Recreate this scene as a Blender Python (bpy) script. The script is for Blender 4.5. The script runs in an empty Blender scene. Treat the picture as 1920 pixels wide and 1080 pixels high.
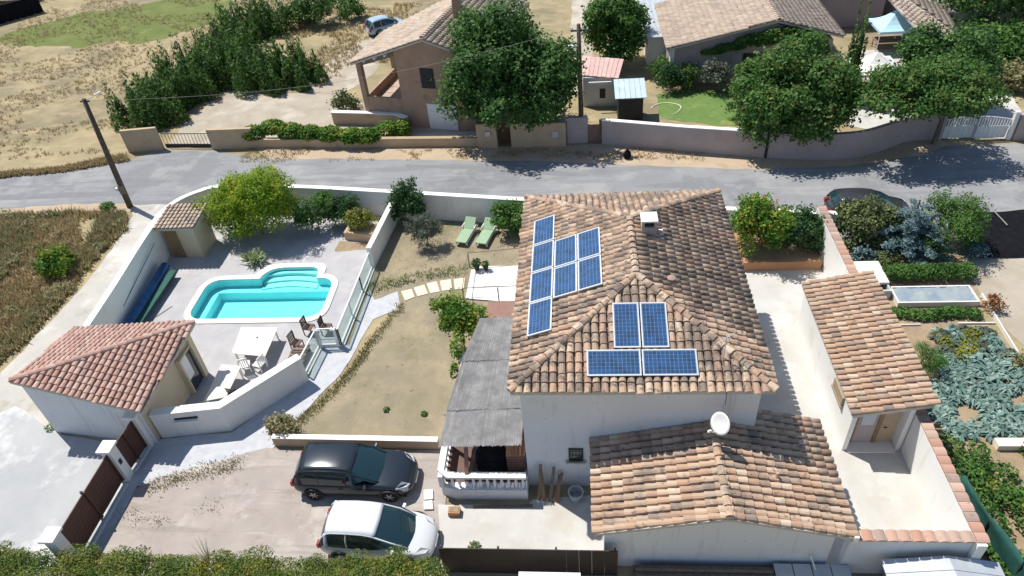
import bpy, bmesh, math, random
import numpy as np
from mathutils import Vector, Matrix, noise
R = math.radians
rnd = random.Random(7)
S = bpy.context.scene
C = S.collection

# ---------------------------------------------------------------- camera, sky, sun, exposure
cam_data = bpy.data.cameras.new('camera')
cam = bpy.data.objects.new('camera', cam_data)
C.objects.link(cam)
S.camera = cam
cam_data.sensor_width = 36.0
cam_data.lens = 36.0 * 1344.7 / 1920.0
cam_data.clip_end = 800
pit, rol, yaw = .6919, -.0984, -.12506
fw = Vector((math.sin(yaw) * math.cos(pit), math.cos(yaw) * math.cos(pit), -math.sin(pit)))
rt = Vector((math.cos(yaw), -math.sin(yaw), 0))
up = rt.cross(fw)
r2 = math.cos(rol) * rt + math.sin(rol) * up
u2 = -math.sin(rol) * rt + math.cos(rol) * up
cm = Matrix((r2, u2, -fw)).transposed().to_4x4()
cm.translation = Vector((0, 0, 24))
cam.matrix_world = cm

W = bpy.data.worlds.new('World')
S.world = W
W.use_nodes = True
wn = W.node_tree.nodes
sky = wn.new('ShaderNodeTexSky')
sky.sky_type = 'NISHITA'
sky.sun_disc = False
sky.sun_elevation = R(60.8)
sky.sun_rotation = R(306.3)
sky.air_density = 1.0
sky.dust_density = .4
wn['Background'].inputs['Strength'].default_value = .10
W.node_tree.links.new(sky.outputs[0], wn['Background'].inputs['Color'])
sl = bpy.data.lights.new('sun', 'SUN')
sl.energy = 4.7
sl.angle = R(.5)
sl.color = (1, .955, .88)
so = bpy.data.objects.new('sun', sl)
C.objects.link(so)
so.rotation_euler = Vector((.45, -.33, -1)).to_track_quat('-Z', 'Y').to_euler()
so.location = (-20, 15, 45)
S.view_settings.view_transform = 'Standard'
S.view_settings.look = 'None'
S.view_settings.exposure = .30
S.view_settings.gamma = 1
S.render.engine = 'CYCLES'
S.cycles.use_denoising = True
S.cycles.max_bounces = 6
S.cycles.transparent_max_bounces = 12
S.cycles.caustics_refractive = False
S.cycles.caustics_reflective = False

# ---------------------------------------------------------------- helpers
def col4(c): return (c[0], c[1], c[2], 1)

def mat(name, base, base2=None, scale=2.0, rough=.85, bump=0.0, bscale=60, stain=None, sscale=.6, sthr=.55, metal=0,
        isl=0.0, spec=.3, cols=None, detail=6):
    """world-space noise mixes base and base2; stain adds soft patches; cols = per-piece colours"""
    m = bpy.data.materials.new(name)
    m.use_nodes = True
    nt = m.node_tree; N = nt.nodes; Lk = nt.links
    b = N['Principled BSDF']
    b.inputs['Roughness'].default_value = rough
    b.inputs['Metallic'].default_value = metal
    b.inputs['Specular IOR Level'].default_value = spec
    geo = N.new('ShaderNodeNewGeometry')
    cur = None
    if cols:
        oi = N.new('ShaderNodeObjectInfo')
        add = N.new('ShaderNodeMath'); add.operation = 'ADD'
        Lk.new(oi.outputs['Random'], add.inputs[0]); Lk.new(geo.outputs['Random Per Island'], add.inputs[1])
        fr = N.new('ShaderNodeMath'); fr.operation = 'FRACT'
        Lk.new(add.outputs[0], fr.inputs[0])
        rp = N.new('ShaderNodeValToRGB')
        el = rp.color_ramp.elements
        while len(el) < len(cols): el.new(.5)
        for i, c in enumerate(cols):
            el[i].position = i / (len(cols) - 1); el[i].color = col4(c)
        Lk.new(fr.outputs[0], rp.inputs[0])
        cur = rp.outputs[0]
    else:
        rgb = N.new('ShaderNodeRGB'); rgb.outputs[0].default_value = col4(base); cur = rgb.outputs[0]
    def nz(sc, det=detail, r=.6):
        n = N.new('ShaderNodeTexNoise'); n.inputs['Scale'].default_value = sc
        n.inputs['Detail'].default_value = det; n.inputs['Roughness'].default_value = r
        Lk.new(geo.outputs['Position'], n.inputs['Vector']); return n
    def mix(a, fac, c):
        x = N.new('ShaderNodeMix'); x.data_type = 'RGBA'
        Lk.new(fac, x.inputs[0]); Lk.new(a, x.inputs[6]); x.inputs[7].default_value = col4(c)
        return x.outputs[2]
    if base2:
        n = nz(scale)
        mr = N.new('ShaderNodeMapRange'); mr.inputs[1].default_value = .35; mr.inputs[2].default_value = .65
        Lk.new(n.outputs[0], mr.inputs[0]); cur = mix(cur, mr.outputs[0], base2)
    for i, st in enumerate(stain or []):
        c, sc, thr, wid, mx = st[:5]
        n = nz(sc, 7, .65)
        mr = N.new('ShaderNodeMapRange'); mr.inputs[1].default_value = thr; mr.inputs[2].default_value = thr + wid
        mr.inputs[4].default_value = mx
        off = N.new('ShaderNodeVectorMath'); off.operation = 'ADD'; off.inputs[1].default_value = (13.1 * (i + 1), 7.7 * i, 3.3)
        Lk.new(geo.outputs['Position'], off.inputs[0])
        if len(st) > 5:
            ml = N.new('ShaderNodeVectorMath'); ml.operation = 'MULTIPLY'; ml.inputs[1].default_value = st[5]
            Lk.new(off.outputs[0], ml.inputs[0]); Lk.new(ml.outputs[0], n.inputs['Vector'])
        else: Lk.new(off.outputs[0], n.inputs['Vector'])
        Lk.new(n.outputs[0], mr.inputs[0]); cur = mix(cur, mr.outputs[0], c)
    Lk.new(cur, b.inputs['Base Color'])
    if bump:
        n = nz(bscale, 4)
        bp = N.new('ShaderNodeBump'); bp.inputs['Strength'].default_value = bump; bp.inputs['Distance'].default_value = .03
        Lk.new(n.outputs[0], bp.inputs['Height']); Lk.new(bp.outputs[0], b.inputs['Normal'])
    return m

def leafmat(name, dark, midc, light, trans=.25, rough=.6, tip=None):
    m = bpy.data.materials.new(name); m.use_nodes = True
    nt = m.node_tree; N = nt.nodes; Lk = nt.links
    b = N['Principled BSDF']; b.inputs['Roughness'].default_value = rough; b.inputs['Specular IOR Level'].default_value = .25
    geo = N.new('ShaderNodeNewGeometry')
    rp = N.new('ShaderNodeValToRGB'); el = rp.color_ramp.elements
    el[0].color = col4(dark); el[0].position = .05; el[1].color = col4(light); el[1].position = 1
    e = el.new(.55); e.color = col4(midc)
    if tip: e = el.new(.93); e.color = col4(tip)
    n = N.new('ShaderNodeTexNoise'); n.inputs['Scale'].default_value = 1.1; n.inputs['Detail'].default_value = 3
    Lk.new(geo.outputs['Position'], n.inputs['Vector'])
    a = N.new('ShaderNodeMath'); a.operation = 'MULTIPLY_ADD'; a.inputs[1].default_value = .55
    Lk.new(geo.outputs['Random Per Island'], a.inputs[0])
    mr = N.new('ShaderNodeMapRange'); mr.inputs[1].default_value = .3; mr.inputs[2].default_value = .7; mr.inputs[4].default_value = .5
    Lk.new(n.outputs[0], mr.inputs[0]); Lk.new(mr.outputs[0], a.inputs[2]); Lk.new(a.outputs[0], rp.inputs[0])
    Lk.new(rp.outputs[0], b.inputs['Base Color'])
    t = N.new('ShaderNodeBsdfTranslucent'); Lk.new(rp.outputs[0], t.inputs['Color'])
    ms = N.new('ShaderNodeMixShader'); ms.inputs[0].default_value = trans
    Lk.new(b.outputs[0], ms.inputs[1]); Lk.new(t.outputs[0], ms.inputs[2])
    Lk.new(ms.outputs[0], N['Material Output'].inputs['Surface'])
    return m

def setp(o, label=None, cat=None, group=None, kind=None, category=None):
    cat = cat or category
    if label: o['label'] = label
    if cat: o['category'] = cat
    if group: o['group'] = group
    if kind: o['kind'] = kind
    return o

def thing(name, label, cat, loc=(0, 0, 0), group=None, rz=0):
    o = bpy.data.objects.new(name, None)
    o.empty_display_size = .3
    C.objects.link(o); o.location = (loc[0], loc[1], loc[2] if len(loc) > 2 else 0); o.rotation_euler.z = rz
    return setp(o, label, cat, group)

def wloc(p):
    v = Vector((0, 0, 0))
    while p is not None:
        v += p.location; p = p.parent
    return v

class MB:
    def __init__(s): s.v = []; s.f = []
    def add(s, vs, fs):
        k = len(s.v); s.v += [tuple(p) for p in vs]; s.f += [tuple(i + k for i in f) for f in fs]; return s
    def box(s, x0, x1, y0, y1, z0, z1):
        return s.add([(x0,y0,z0),(x1,y0,z0),(x1,y1,z0),(x0,y1,z0),(x0,y0,z1),(x1,y0,z1),(x1,y1,z1),(x0,y1,z1)],
              [(0,3,2,1),(4,5,6,7),(0,1,5,4),(1,2,6,5),(2,3,7,6),(3,0,4,7)])
    def beam(s, a, b, w, h, upv=(0, 0, 1)):
        a = Vector(a); b = Vector(b); d = (b - a).normalized(); upv = Vector(upv)
        sd = d.cross(upv)
        if sd.length < 1e-4: sd = d.cross(Vector((0, 1, 0)))
        sd.normalize(); n = sd.cross(d)
        vs = []
        for p in (a, b):
            for (i, j) in ((-1,-1),(1,-1),(1,1),(-1,1)): vs.append(p + sd * i * w / 2 + n * j * h / 2)
        return s.add(vs, [(0,3,2,1),(4,5,6,7),(0,1,5,4),(1,2,6,5),(2,3,7,6),(3,0,4,7)])
    def prism(s, poly, z0, z1):
        n = len(poly); ar = sum(poly[i][0] * poly[(i + 1) % n][1] - poly[(i + 1) % n][0] * poly[i][1] for i in range(n))
        if ar < 0: poly = poly[::-1]
        vs = [(p[0], p[1], z0) for p in poly] + [(p[0], p[1], z1) for p in poly]
        fs = [tuple(range(n - 1, -1, -1)), tuple(range(n, 2 * n))] + [(i, (i + 1) % n, n + (i + 1) % n, n + i) for i in range(n)]
        return s.add(vs, fs)
    def ext(s, pts, d):
        """extrude a planar 3D polygon by vector d"""
        n = len(pts); d = Vector(d); pts = [Vector(p) for p in pts]
        vs = pts + [p + d for p in pts]
        fs = [tuple(range(n)), tuple(range(2 * n - 1, n - 1, -1))] + [(i, n + i, n + (i + 1) % n, (i + 1) % n) for i in range(n)]
        return s.add(vs, fs)
    def tube(s, pts, rs, k=8):
        pts = [Vector(p) for p in pts]
        if not hasattr(rs, '__len__'): rs = [rs] * len(pts)
        vs = []; 
        for i, p in enumerate(pts):
            d = (pts[min(i + 1, len(pts) - 1)] - pts[max(i - 1, 0)]).normalized()
            a = d.cross(Vector((0, 0, 1)))
            if a.length < .05: a = d.cross(Vector((1, 0, 0)))
            a.normalize(); b = d.cross(a)
            for j in range(k):
                t = 2 * math.pi * j / k; vs.append(p + (a * math.cos(t) + b * math.sin(t)) * rs[i])
        fs = [(i * k + j, i * k + (j + 1) % k, (i + 1) * k + (j + 1) % k, (i + 1) * k + j) for i in range(len(pts) - 1) for j in range(k)]
        fs += [tuple(range(k - 1, -1, -1)), tuple(range((len(pts) - 1) * k, len(pts) * k))]
        return s.add(vs, fs)
    def lathe(s, prof, c=(0, 0, 0), k=12):
        vs = [(c[0] + r * math.cos(2 * math.pi * j / k), c[1] + r * math.sin(2 * math.pi * j / k), c[2] + z) for r, z in prof for j in range(k)]
        fs = [(i * k + j, i * k + (j + 1) % k, (i + 1) * k + (j + 1) % k, (i + 1) * k + j) for i in range(len(prof) - 1) for j in range(k)]
        fs += [tuple(range(k - 1, -1, -1)), tuple(range((len(prof) - 1) * k, len(prof) * k))]
        return s.add(vs, fs)
    def obj(s, name, m, parent=None, world=True, bevel=0, smooth=False, **kw):
        me = bpy.data.meshes.new(name)
        off = wloc(parent) if (world and parent is not None) else Vector((0, 0, 0))
        me.from_pydata([(p[0] - off.x, p[1] - off.y, p[2] - off.z) for p in s.v], [], s.f)
        me.materials.append(m)
        bm = bmesh.new(); bm.from_mesh(me)
        bmesh.ops.delete(bm, geom=[v for v in bm.verts if not v.link_faces], context='VERTS')
        bmesh.ops.recalc_face_normals(bm, faces=bm.faces); bm.to_mesh(me); bm.free()
        if smooth:
            for p in me.polygons: p.use_smooth = True
        o = bpy.data.objects.new(name, me); C.objects.link(o)
        if parent is not None: o.parent = parent
        if bevel:
            b = o.modifiers.new('bevel', 'BEVEL'); b.width = bevel; b.segments = 2; b.limit_method = 'ANGLE'
        return setp(o, **kw)

def copy_tree(o, parent=None):
    c = o.copy(); C.objects.link(c)
    if parent is not None: c.parent = parent
    for ch in list(o.children): copy_tree(ch, c)
    return c

def wob(poly, amp=.12, step=.5, closed=True, fr=.9):
    out = []; n = len(poly)
    for i in range(n if closed else n - 1):
        a = Vector(poly[i]); b = Vector(poly[(i + 1) % n]); L = (b - a).length; k = max(1, int(L / step))
        for j in range(k):
            p = a.lerp(b, j / k)
            q = noise.noise_vector(Vector((p.x * fr, p.y * fr, 1.7))) * amp + noise.noise_vector(Vector((p.x * 3.1, p.y * 3.1, 5.2))) * amp * .5
            out.append((p.x + q.x, p.y + q.y))
    return out

def smooth_path(pts, k=6):
    """Catmull-Rom through points"""
    P = [Vector(p) for p in pts]; out = []
    for i in range(len(P) - 1):
        p0 = P[max(i - 1, 0)]; p1 = P[i]; p2 = P[i + 1]; p3 = P[min(i + 2, len(P) - 1)]
        for j in range(k):
            t = j / k
            out.append(tuple(.5 * ((2 * p1) + (p2 - p0) * t + (2 * p0 - 5 * p1 + 4 * p2 - p3) * t * t + (3 * p1 - p0 - 3 * p2 + p3) * t ** 3)))
    out.append(tuple(P[-1])); return out

def sheet(name, poly, z, m, holes=(), kind='structure', parent=None, **kw):
    bm = bmesh.new()
    for lp in [poly] + list(holes):
        vs = [bm.verts.new((p[0], p[1], z)) for p in lp]
        for i in range(len(vs)): bm.edges.new((vs[i], vs[(i + 1) % len(vs)]))
    bmesh.ops.triangle_fill(bm, use_beauty=True, use_dissolve=False, edges=bm.edges[:])
    bmesh.ops.recalc_face_normals(bm, faces=bm.faces)
    for f in bm.faces:
        f.normal_update()
        if f.normal.z < 0: f.normal_flip()
    me = bpy.data.meshes.new(name); bm.to_mesh(me); bm.free(); me.materials.append(m)
    o = bpy.data.objects.new(name, me); C.objects.link(o)
    if parent is not None: o.parent = parent
    return setp(o, kind=kind, **kw)

def quads_obj(name, V, F, m, parent=None, smooth=False, **kw):
    """V (n,3) float array, F (m,k) int array"""
    V = np.asarray(V, np.float32).copy(); F = np.asarray(F, np.int32)
    if parent is not None:
        o_ = wloc(parent); V -= np.array([o_.x, o_.y, o_.z], np.float32)
    me = bpy.data.meshes.new(name)
    k = F.shape[1]
    me.vertices.add(len(V)); me.vertices.foreach_set('co', V.ravel())
    me.loops.add(F.size); me.loops.foreach_set('vertex_index', F.ravel())
    me.polygons.add(len(F)); me.polygons.foreach_set('loop_start', np.arange(0, F.size, k, dtype=np.int32))
    try: me.polygons.foreach_set('loop_total', np.full(len(F), k, np.int32))
    except Exception: pass
    me.update(calc_edges=True); me.materials.append(m)
    o = bpy.data.objects.new(name, me); C.objects.link(o)
    if parent is not None: o.parent = parent
    return setp(o, **kw)

def leaf_arrays(lumps, n, size, seed=1, aspect=1.6, upb=.35, shell=.28, out=.6, low=-.55, lift=None, clump=0):
    g = np.random.default_rng(seed)
    L = np.array(lumps, float)
    pr = (L[:, 3] * L[:, 4]) ** .9; pr /= pr.sum()
    k = g.choice(len(L), n, p=pr)
    d = g.normal(size=(n * 2, 3)); d /= np.linalg.norm(d, axis=1)[:, None]
    d = d[d[:, 2] > low][:n]
    while len(d) < n: d = np.vstack([d, d])[:n]
    rr = 1 - np.abs(g.normal(size=n)) * shell
    P = L[k, :3] + d * L[k, 3:6] * rr[:, None]
    if clump:
        nc = max(4, n // clump); ci = g.integers(0, nc, n)
        P = P[ci] + g.normal(size=(n, 3)) * size * .85; d = d[ci]
    nn = d * out + g.normal(size=(n, 3)) * .45 + np.array([0, 0, upb])
    nn /= np.linalg.norm(nn, axis=1)[:, None]
    t = g.normal(size=(n, 3))
    if lift is not None: t = t * .35 + d * .6 * np.array([1, 1, .3]) + np.array([0, 0, lift])
    t -= nn * (t * nn).sum(1)[:, None]; t /= np.linalg.norm(t, axis=1)[:, None] + 1e-9
    b = np.cross(nn, t)
    s = size * g.uniform(.6, 1.35, n)[:, None]
    w = s / aspect
    V = np.stack([P - t * s * .5, P + b * w * .5 - nn * s * .08, P + t * s * .5, P - b * w * .5 - nn * s * .08], 1).reshape(-1, 3)
    F = np.arange(4 * n).reshape(-1, 4)
    return V, F

def crown_lumps(c, r, n, seed, lr=(.28, .42), inner=.62, flat=1.0):
    g = random.Random(seed); out = [(c[0], c[1], c[2], r[0] * .6, r[1] * .6, r[2] * .6)]
    for i in range(n):
        z = g.uniform(-.8, 1); a = g.uniform(0, 6.283); q = math.sqrt(max(0, 1 - z * z)) if z > 0 else 1 - .12 * z * z; ir = inner * g.uniform(.8, 1.15)
        f = g.uniform(*lr) * g.choice((.7, .9, 1, 1.15)); ir *= g.choice((.9, 1.0, 1.12))
        out.append((c[0] + r[0] * q * math.cos(a) * ir, c[1] + r[1] * q * math.sin(a) * ir, c[2] + r[2] * z * ir, r[0] * f, r[1] * f, r[2] * f * flat))
    return out

def tree(name, label, cat, x, y, r, zc, m, n, leaf, seed, trunk_r=.18, trunk_top=None, group=None, lumps=14, barkm=None, inner=.62, lr=(.28, .42), aspect=1.6,
         lift=None, offs=(0, 0), shell=.28):
    t = thing(name, label, cat, (x, y, 0), group)
    cx, cy = x + offs[0], y + offs[1]
    r = (r[0] * 1.13, r[1] * 1.13, r[2] * 1.1)
    lp = crown_lumps((cx, cy, zc), r, lumps, seed, lr, inner)
    V, F = leaf_arrays(lp, n, leaf, seed, aspect=aspect, lift=lift, shell=shell, clump=14)
    V[:, 2] = np.maximum(V[:, 2], .03)
    quads_obj('crown' if trunk_r > .07 else 'foliage', V, F, m, t)
    b = MB(); tt = trunk_top or zc
    g = random.Random(seed)
    b.tube([(x, y, -.05), (x + .05, y, tt * .4), (cx, cy, tt)], [trunk_r, trunk_r * .8, trunk_r * .45], 8)
    for l in lp[1:7]:
        b.tube([(x * .6 + cx * .4, y * .6 + cy * .4, tt * .55), ((cx + l[0]) / 2, (cy + l[1]) / 2, (tt * .6 + l[2]) / 2 + .1), (l[0], l[1], l[2])], [trunk_r * .45, trunk_r * .3, trunk_r * .12], 5)
    b.obj('trunk' if trunk_r > .07 else 'stem', barkm or M_bark, t)
    return t

# ---------------------------------------------------------------- materials
M_bark = mat('bark', (.12, .09, .065), (.2, .16, .12), 6, .95, .3, 40)
M_field = mat('dry_field', (.37, .30, .175), (.285, .235, .14), .35, .95, .5, 9,
              stain=[((.20, .17, .11), .16, .47, .13, .85), ((.46, .36, .215), .45, .5, .16, .6, (1, 2.6, 1)), ((.20, .19, .085), .25, .52, .16, .6, (1, 2.2, 1)), ((.22, .165, .10), 1.6, .6, .12, .4)])
M_green_field = mat('green_field', (.11, .145, .035), (.16, .18, .055), .5, .95, .4, 12, stain=[((.3, .27, .12), .5, .6, .12, .6)])
M_road = mat('asphalt', (.27, .275, .285), (.23, .235, .245), .5, .9, .12, 90,
             stain=[((.17, .175, .185), .22, .52, .04, .5), ((.34, .335, .33), .35, .53, .1, .6), ((.2, .2, .21), 2.5, .6, .1, .35), ((.185, .19, .2), 1.0, .54, .05, .55, (.12, 1.3, 1)), ((.33, .325, .32), 1.2, .56, .06, .5, (.10, 1.1, 1)), ((.12, .12, .125), 9, .665, .01, .7)])
M_road_new = mat('newer_asphalt', (.19, .195, .205), (.22, .225, .23), 1.5, .9, .1, 90)
M_verge = mat('sandy_verge', (.47, .37, .26), (.40, .31, .22), .8, .95, .3, 30, stain=[((.3, .23, .15), 1.4, .57, .1, .6), ((.36, .34, .3), .8, .56, .1, .6)])
M_track = mat('gravel_track', (.50, .47, .42), (.42, .405, .38), .5, .95, .35, 35, stain=[((.33, .29, .2), .7, .56, .1, .6), ((.62, .60, .56), .5, .55, .12, .7)])
M_conc = mat('concrete_forecourt', (.42, .425, .43), (.36, .37, .38), .5, .9, .2, 40, stain=[((.60, .60, .59), .35, .5, .1, .75), ((.34, .33, .31), 1.1, .6, .12, .5)])
M_deck = mat('pool_gravel', (.45, .44, .445), (.385, .38, .395), 1.2, .95, .4, 45, stain=[((.56, .54, .53), .5, .52, .12, .5)])
M_white_gravel = mat('white_gravel', (.53, .535, .56), (.45, .46, .49), 2.5, .95, .5, 40, stain=[((.42, .39, .34), 1.3, .6, .1, .5)])
M_drive = mat('drive_gravel', (.395, .345, .31), (.335, .295, .27), .7, .95, .35, 40,
              stain=[((.50, .46, .42), .45, .52, .1, .7), ((.27, .225, .17), 1.2, .57, .12, .6), ((.22, .19, .16), 3.5, .63, .06, .6), ((.26, .23, .2), 1.0, .54, .08, .5, (.22, 1.9, 1)), ((.46, .43, .4), 1.3, .58, .06, .5, (.2, 1.6, 1))])
M_lawn = mat('dry_lawn', (.295, .25, .17), (.24, .205, .145), 1.0, .98, .5, 25,
             stain=[((.165, .17, .08), .5, .52, .14, .6), ((.385, .31, .205), .35, .5, .14, .7), ((.12, .09, .06), 2.8, .63, .05, .7), ((.17, .13, .09), 7, .62, .05, .5)])
M_green_lawn = mat('watered_lawn', (.10, .185, .045), (.15, .22, .065), 1.2, .98, .5, 25, stain=[((.33, .3, .13), .6, .55, .12, .7)])
M_soil = mat('garden_soil', (.36, .275, .18), (.27, .2, .13), 1.6, .98, .5, 20, stain=[((.2, .17, .08), .8, .57, .1, .6)])
M_yard = mat('pale_yard', (.42, .37, .30), (.35, .30, .235), .5, .95, .3, 30, stain=[((.52, .48, .41), .4, .52, .12, .7), ((.3, .25, .15), .9, .57, .12, .6)])
M_court = mat('courtyard_concrete', (.52, .51, .485), (.455, .435, .40), .6, .85, .15, 50, stain=[((.44, .40, .32), .5, .56, .12, .6), ((.58, .575, .56), .4, .54, .1, .7), ((.36, .33, .28), 2.6, .64, .08, .4)])
M_render = mat('white_render_shade_tint', (.71, .725, .75), (.67, .685, .71), .5, .85, .08, 80, stain=[((.54, .52, .47), .5, .58, .12, .4), ((.50, .49, .47), 1.0, .56, .1, .5, (3, 3, .3)), ((.40, .37, .33), 3.5, .64, .05, .45)])  # white paint with the bluish cast of shade mixed into its colour
M_render_w = mat('bright_render', (.84, .825, .79), (.80, .78, .74), .4, .85, .06, 80, stain=[((.68, .63, .53), .6, .58, .1, .5), ((.62, .58, .5), 1.0, .57, .1, .4, (3, 3, .3)), ((.4, .36, .3), 4, .68, .04, .4)])
M_coping = mat('white_coping', (.84, .82, .78), (.78, .76, .71), 1, .8)
M_cream = mat('cream_render', (.62, .53, .38), (.57, .485, .34), .6, .85, .08, 70)
M_beige = mat('old_beige_render', (.43, .285, .205), (.37, .25, .185), .8, .9, .15, 50, stain=[((.27, .2, .165), .9, .53, .12, .65), ((.17, .13, .115), 2.2, .6, .08, .6)])
M_ochre = mat('ochre_wall_render', (.50, .385, .26), (.43, .33, .225), .8, .9, .15, 50, stain=[((.28, .22, .17), 1.1, .58, .1, .6)])
M_lilac = mat('greyish_pink_wall', (.44, .37, .355), (.38, .325, .32), .8, .9, .12, 50, stain=[((.42, .27, .18), .6, .56, .12, .4), ((.3, .26, .26), 1.6, .6, .1, .5)])
M_stone = mat('stone', (.42, .33, .22), (.34, .27, .18), 3, .9, .3, 20)
TILE_COLS = [(0.484, 0.342, 0.236), (0.412, 0.265, 0.178), (0.557, 0.419, 0.304), (0.382, 0.25, 0.178), (0.515, 0.358, 0.246), (0.32, 0.23, 0.174), (0.577, 0.459, 0.343), (0.443, 0.281, 0.188), (0.515, 0.377, 0.271), (0.236, 0.183, 0.15)]
M_tile = mat('roof_tile_clay', (0, 0, 0), rough=.9, cols=TILE_COLS, bump=.15, bscale=30, stain=[((.11, .10, .095), .9, .55, .1, .55), ((.10, .095, .09), 4.5, .575, .08, .7), ((.6, .53, .45), 3, .62, .08, .5)])
M_tile_dark = mat('roof_tile_weathered', (0, 0, 0), rough=.9, cols=TILE_COLS[1:] , bump=.15, bscale=30, stain=[((.10, .09, .085), 1.2, .48, .1, .6), ((.085, .08, .075), 4.2, .54, .08, .72), ((.6, .53, .45), 3, .66, .08, .4)])
PINK = [(.44, .265, .21), (.50, .325, .26), (.39, .235, .19), (.54, .385, .32), (.46, .29, .235), (.36, .245, .21)]
M_tile_pink = mat('roof_tile_pink', (0, 0, 0), rough=.9, cols=PINK, bump=.1, bscale=30, stain=[((.27, .19, .17), 3.4, .58, .1, .5), ((.58, .47, .40), 2.2, .6, .1, .5)])
M_tile_red = mat('coping_tile_red', (0, 0, 0), rough=.9, cols=[(.47, .27, .19), (.42, .24, .175), (.52, .36, .28), (.33, .25, .21), (.46, .29, .22)], bump=.1, bscale=30, stain=[((.2, .16, .14), 3, .6, .08, .6)])
M_tile_pale = mat('roof_tile_pale', (0, 0, 0), rough=.9, cols=[(.46, .36, .28), (.52, .42, .33), (.40, .31, .25), (.56, .47, .38)], stain=[((.30, .25, .21), .7, .52, .12, .6), ((.26, .2, .17), 2.6, .6, .1, .5)])
M_tile_pan = mat('channel_tile_clay', (.33, .23, .17), (.21, .155, .125), 2.6, .95, .2, 20)
M_mortar = mat('lime_mortar', (.58, .52, .45), (.46, .41, .36), 5, .9, .3, 30)
M_glass = mat('window_glass', (.03, .04, .05), rough=.06, spec=.6)
M_dark = mat('dark_paint', (.03, .032, .035), rough=.5)
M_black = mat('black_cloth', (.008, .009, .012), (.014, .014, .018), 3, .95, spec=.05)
M_brownwood = mat('brown_gate_paint', (.115, .055, .038), (.095, .046, .032), 2, .55)
M_timber = mat('ochre_timber', (.29, .19, .10), (.23, .15, .08), 4, .6)
M_oldwood = mat('old_wood', (.25, .2, .15), (.17, .13, .1), 6, .9, .3, 30)
M_reed = mat('weathered_reed', (.30, .295, .295), (.22, .22, .225), 2.2, .95, .3, 40, cols=[(.28, .285, .295), (.35, .35, .355), (.24, .245, .255), (.39, .385, .38), (.31, .315, .325)], stain=[((.17, .17, .175), .8, .54, .1, .5)])
M_white = mat('white_paint', (.80, .80, .79), rough=.4)
M_whiteplastic = mat('white_plastic', (.74, .74, .74), rough=.35)
M_creamtop = mat('cream_tabletop', (.80, .72, .60), (.77, .70, .59), 2, .5)
M_alu = mat('pale_aluminium', (.70, .72, .72), rough=.35, metal=.3)
M_steel = mat('galvanised_sheet', (.55, .58, .61), (.48, .51, .55), 1.5, .5, metal=.3)
M_liner = mat('pool_liner', (.50, .90, .93), (.56, .93, .95), 1.4, .5)
M_liner_lt = mat('pool_step_liner', (.75, .95, .93), rough=.5)
M_poolrim = mat('pool_rim_stone', (.82, .77, .69), (.77, .72, .65), 2, .7)
M_slab = mat('cream_slab', (.74, .64, .48), (.68, .58, .43), 1.5, .8, .1, 40, cols=[(.76, .66, .5), (.72, .62, .47), (.78, .69, .55)])
M_wdeck = mat('pale_terrace_tile', (.74, .71, .67), (.69, .66, .62), 1, .7)
M_green_cush = mat('pale_green_fabric', (.31, .43, .28), (.28, .40, .26), 3, .8)
M_netting = mat('green_netting', (.02, .085, .07), (.03, .11, .09), 3, .8, .3, 20)
M_concrete_pole = mat('concrete_pole', (.36, .34, .31), (.3, .285, .26), 3, .9)
M_woodpole = mat('tarred_pole_wood', (.07, .055, .045), (.11, .09, .07), 4, .9)
M_brown = mat('brown_weave', (.10, .06, .05), (.15, .09, .07), 12, .7)
M_terracotta = mat('terracotta', (.45, .24, .13), (.38, .2, .11), 3, .85)
M_planter = mat('sandstone_planter', (.55, .41, .26), (.48, .35, .22), 2, .9, .2, 30)
M_wood_beam = mat('red_brown_beam', (.28, .16, .125), (.23, .135, .105), 3, .7)
M_blue = mat('blue_tarp', (.03, .12, .28), (.02, .08, .2), 4, .5, .4, 8)
M_litblue = mat('light_blue_canvas', (.42, .66, .78), rough=.7)
M_dkblue = mat('deep_blue_canvas', (.03, .08, .42), rough=.7)
M_cell = mat('solar_cell_blue', (.02, .07, .20), (.03, .095, .25), 3, .2, cols=[(.022, .058, .115), (.018, .044, .09), (.03, .075, .14)], spec=.6)
M_panelback = mat('panel_backsheet', (.20, .28, .38), rough=.25, spec=.5)
M_tyre = mat('tyre_rubber', (.02, .02, .021), rough=.85)
M_rim = mat('alloy_rim', (.5, .5, .52), rough=.3, metal=.7)
M_lamp = mat('headlamp_glass', (.55, .58, .6), rough=.1, spec=.7)
M_redlamp = mat('red_lamp', (.35, .02, .02), rough=.15)
M_carglass = mat('car_glass', (.012, .035, .045), rough=.04, spec=.8)
M_ivy_soil = M_soil

L_oak = leafmat('oak_leaves', (0.030, 0.082, 0.022), (0.076, 0.172, 0.043), (0.176, 0.311, 0.083), 0.4)
L_oak2 = leafmat('fruit_tree_leaves', (0.044, 0.111, 0.029), (0.106, 0.234, 0.053), (0.220, 0.409, 0.103), 0.4, tip=(.17, .16, .05))
L_pine = leafmat('cypress_needles', (0.033, 0.077, 0.021), (0.073, 0.155, 0.036), (0.201, 0.294, 0.065), 0.3)
L_yellow = leafmat('broom_leaves', (0.076, 0.150, 0.013), (0.253, 0.405, 0.028), (0.455, 0.570, 0.055), 0.45, tip=(.48, .42, .06))
L_green = leafmat('green_leaves', (0.035, 0.090, 0.022), (0.085, 0.192, 0.039), (0.190, 0.329, 0.077), 0.4)
L_bright = leafmat('bright_leaves', (0.032, 0.094, 0.011), (0.090, 0.220, 0.023), (0.198, 0.363, 0.045), 0.35, tip=(.40, .38, .05))
L_dark = leafmat('dark_laurel_leaves', (0.020, 0.060, 0.022), (0.050, 0.123, 0.040), (0.117, 0.218, 0.071), 0.35)
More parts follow.
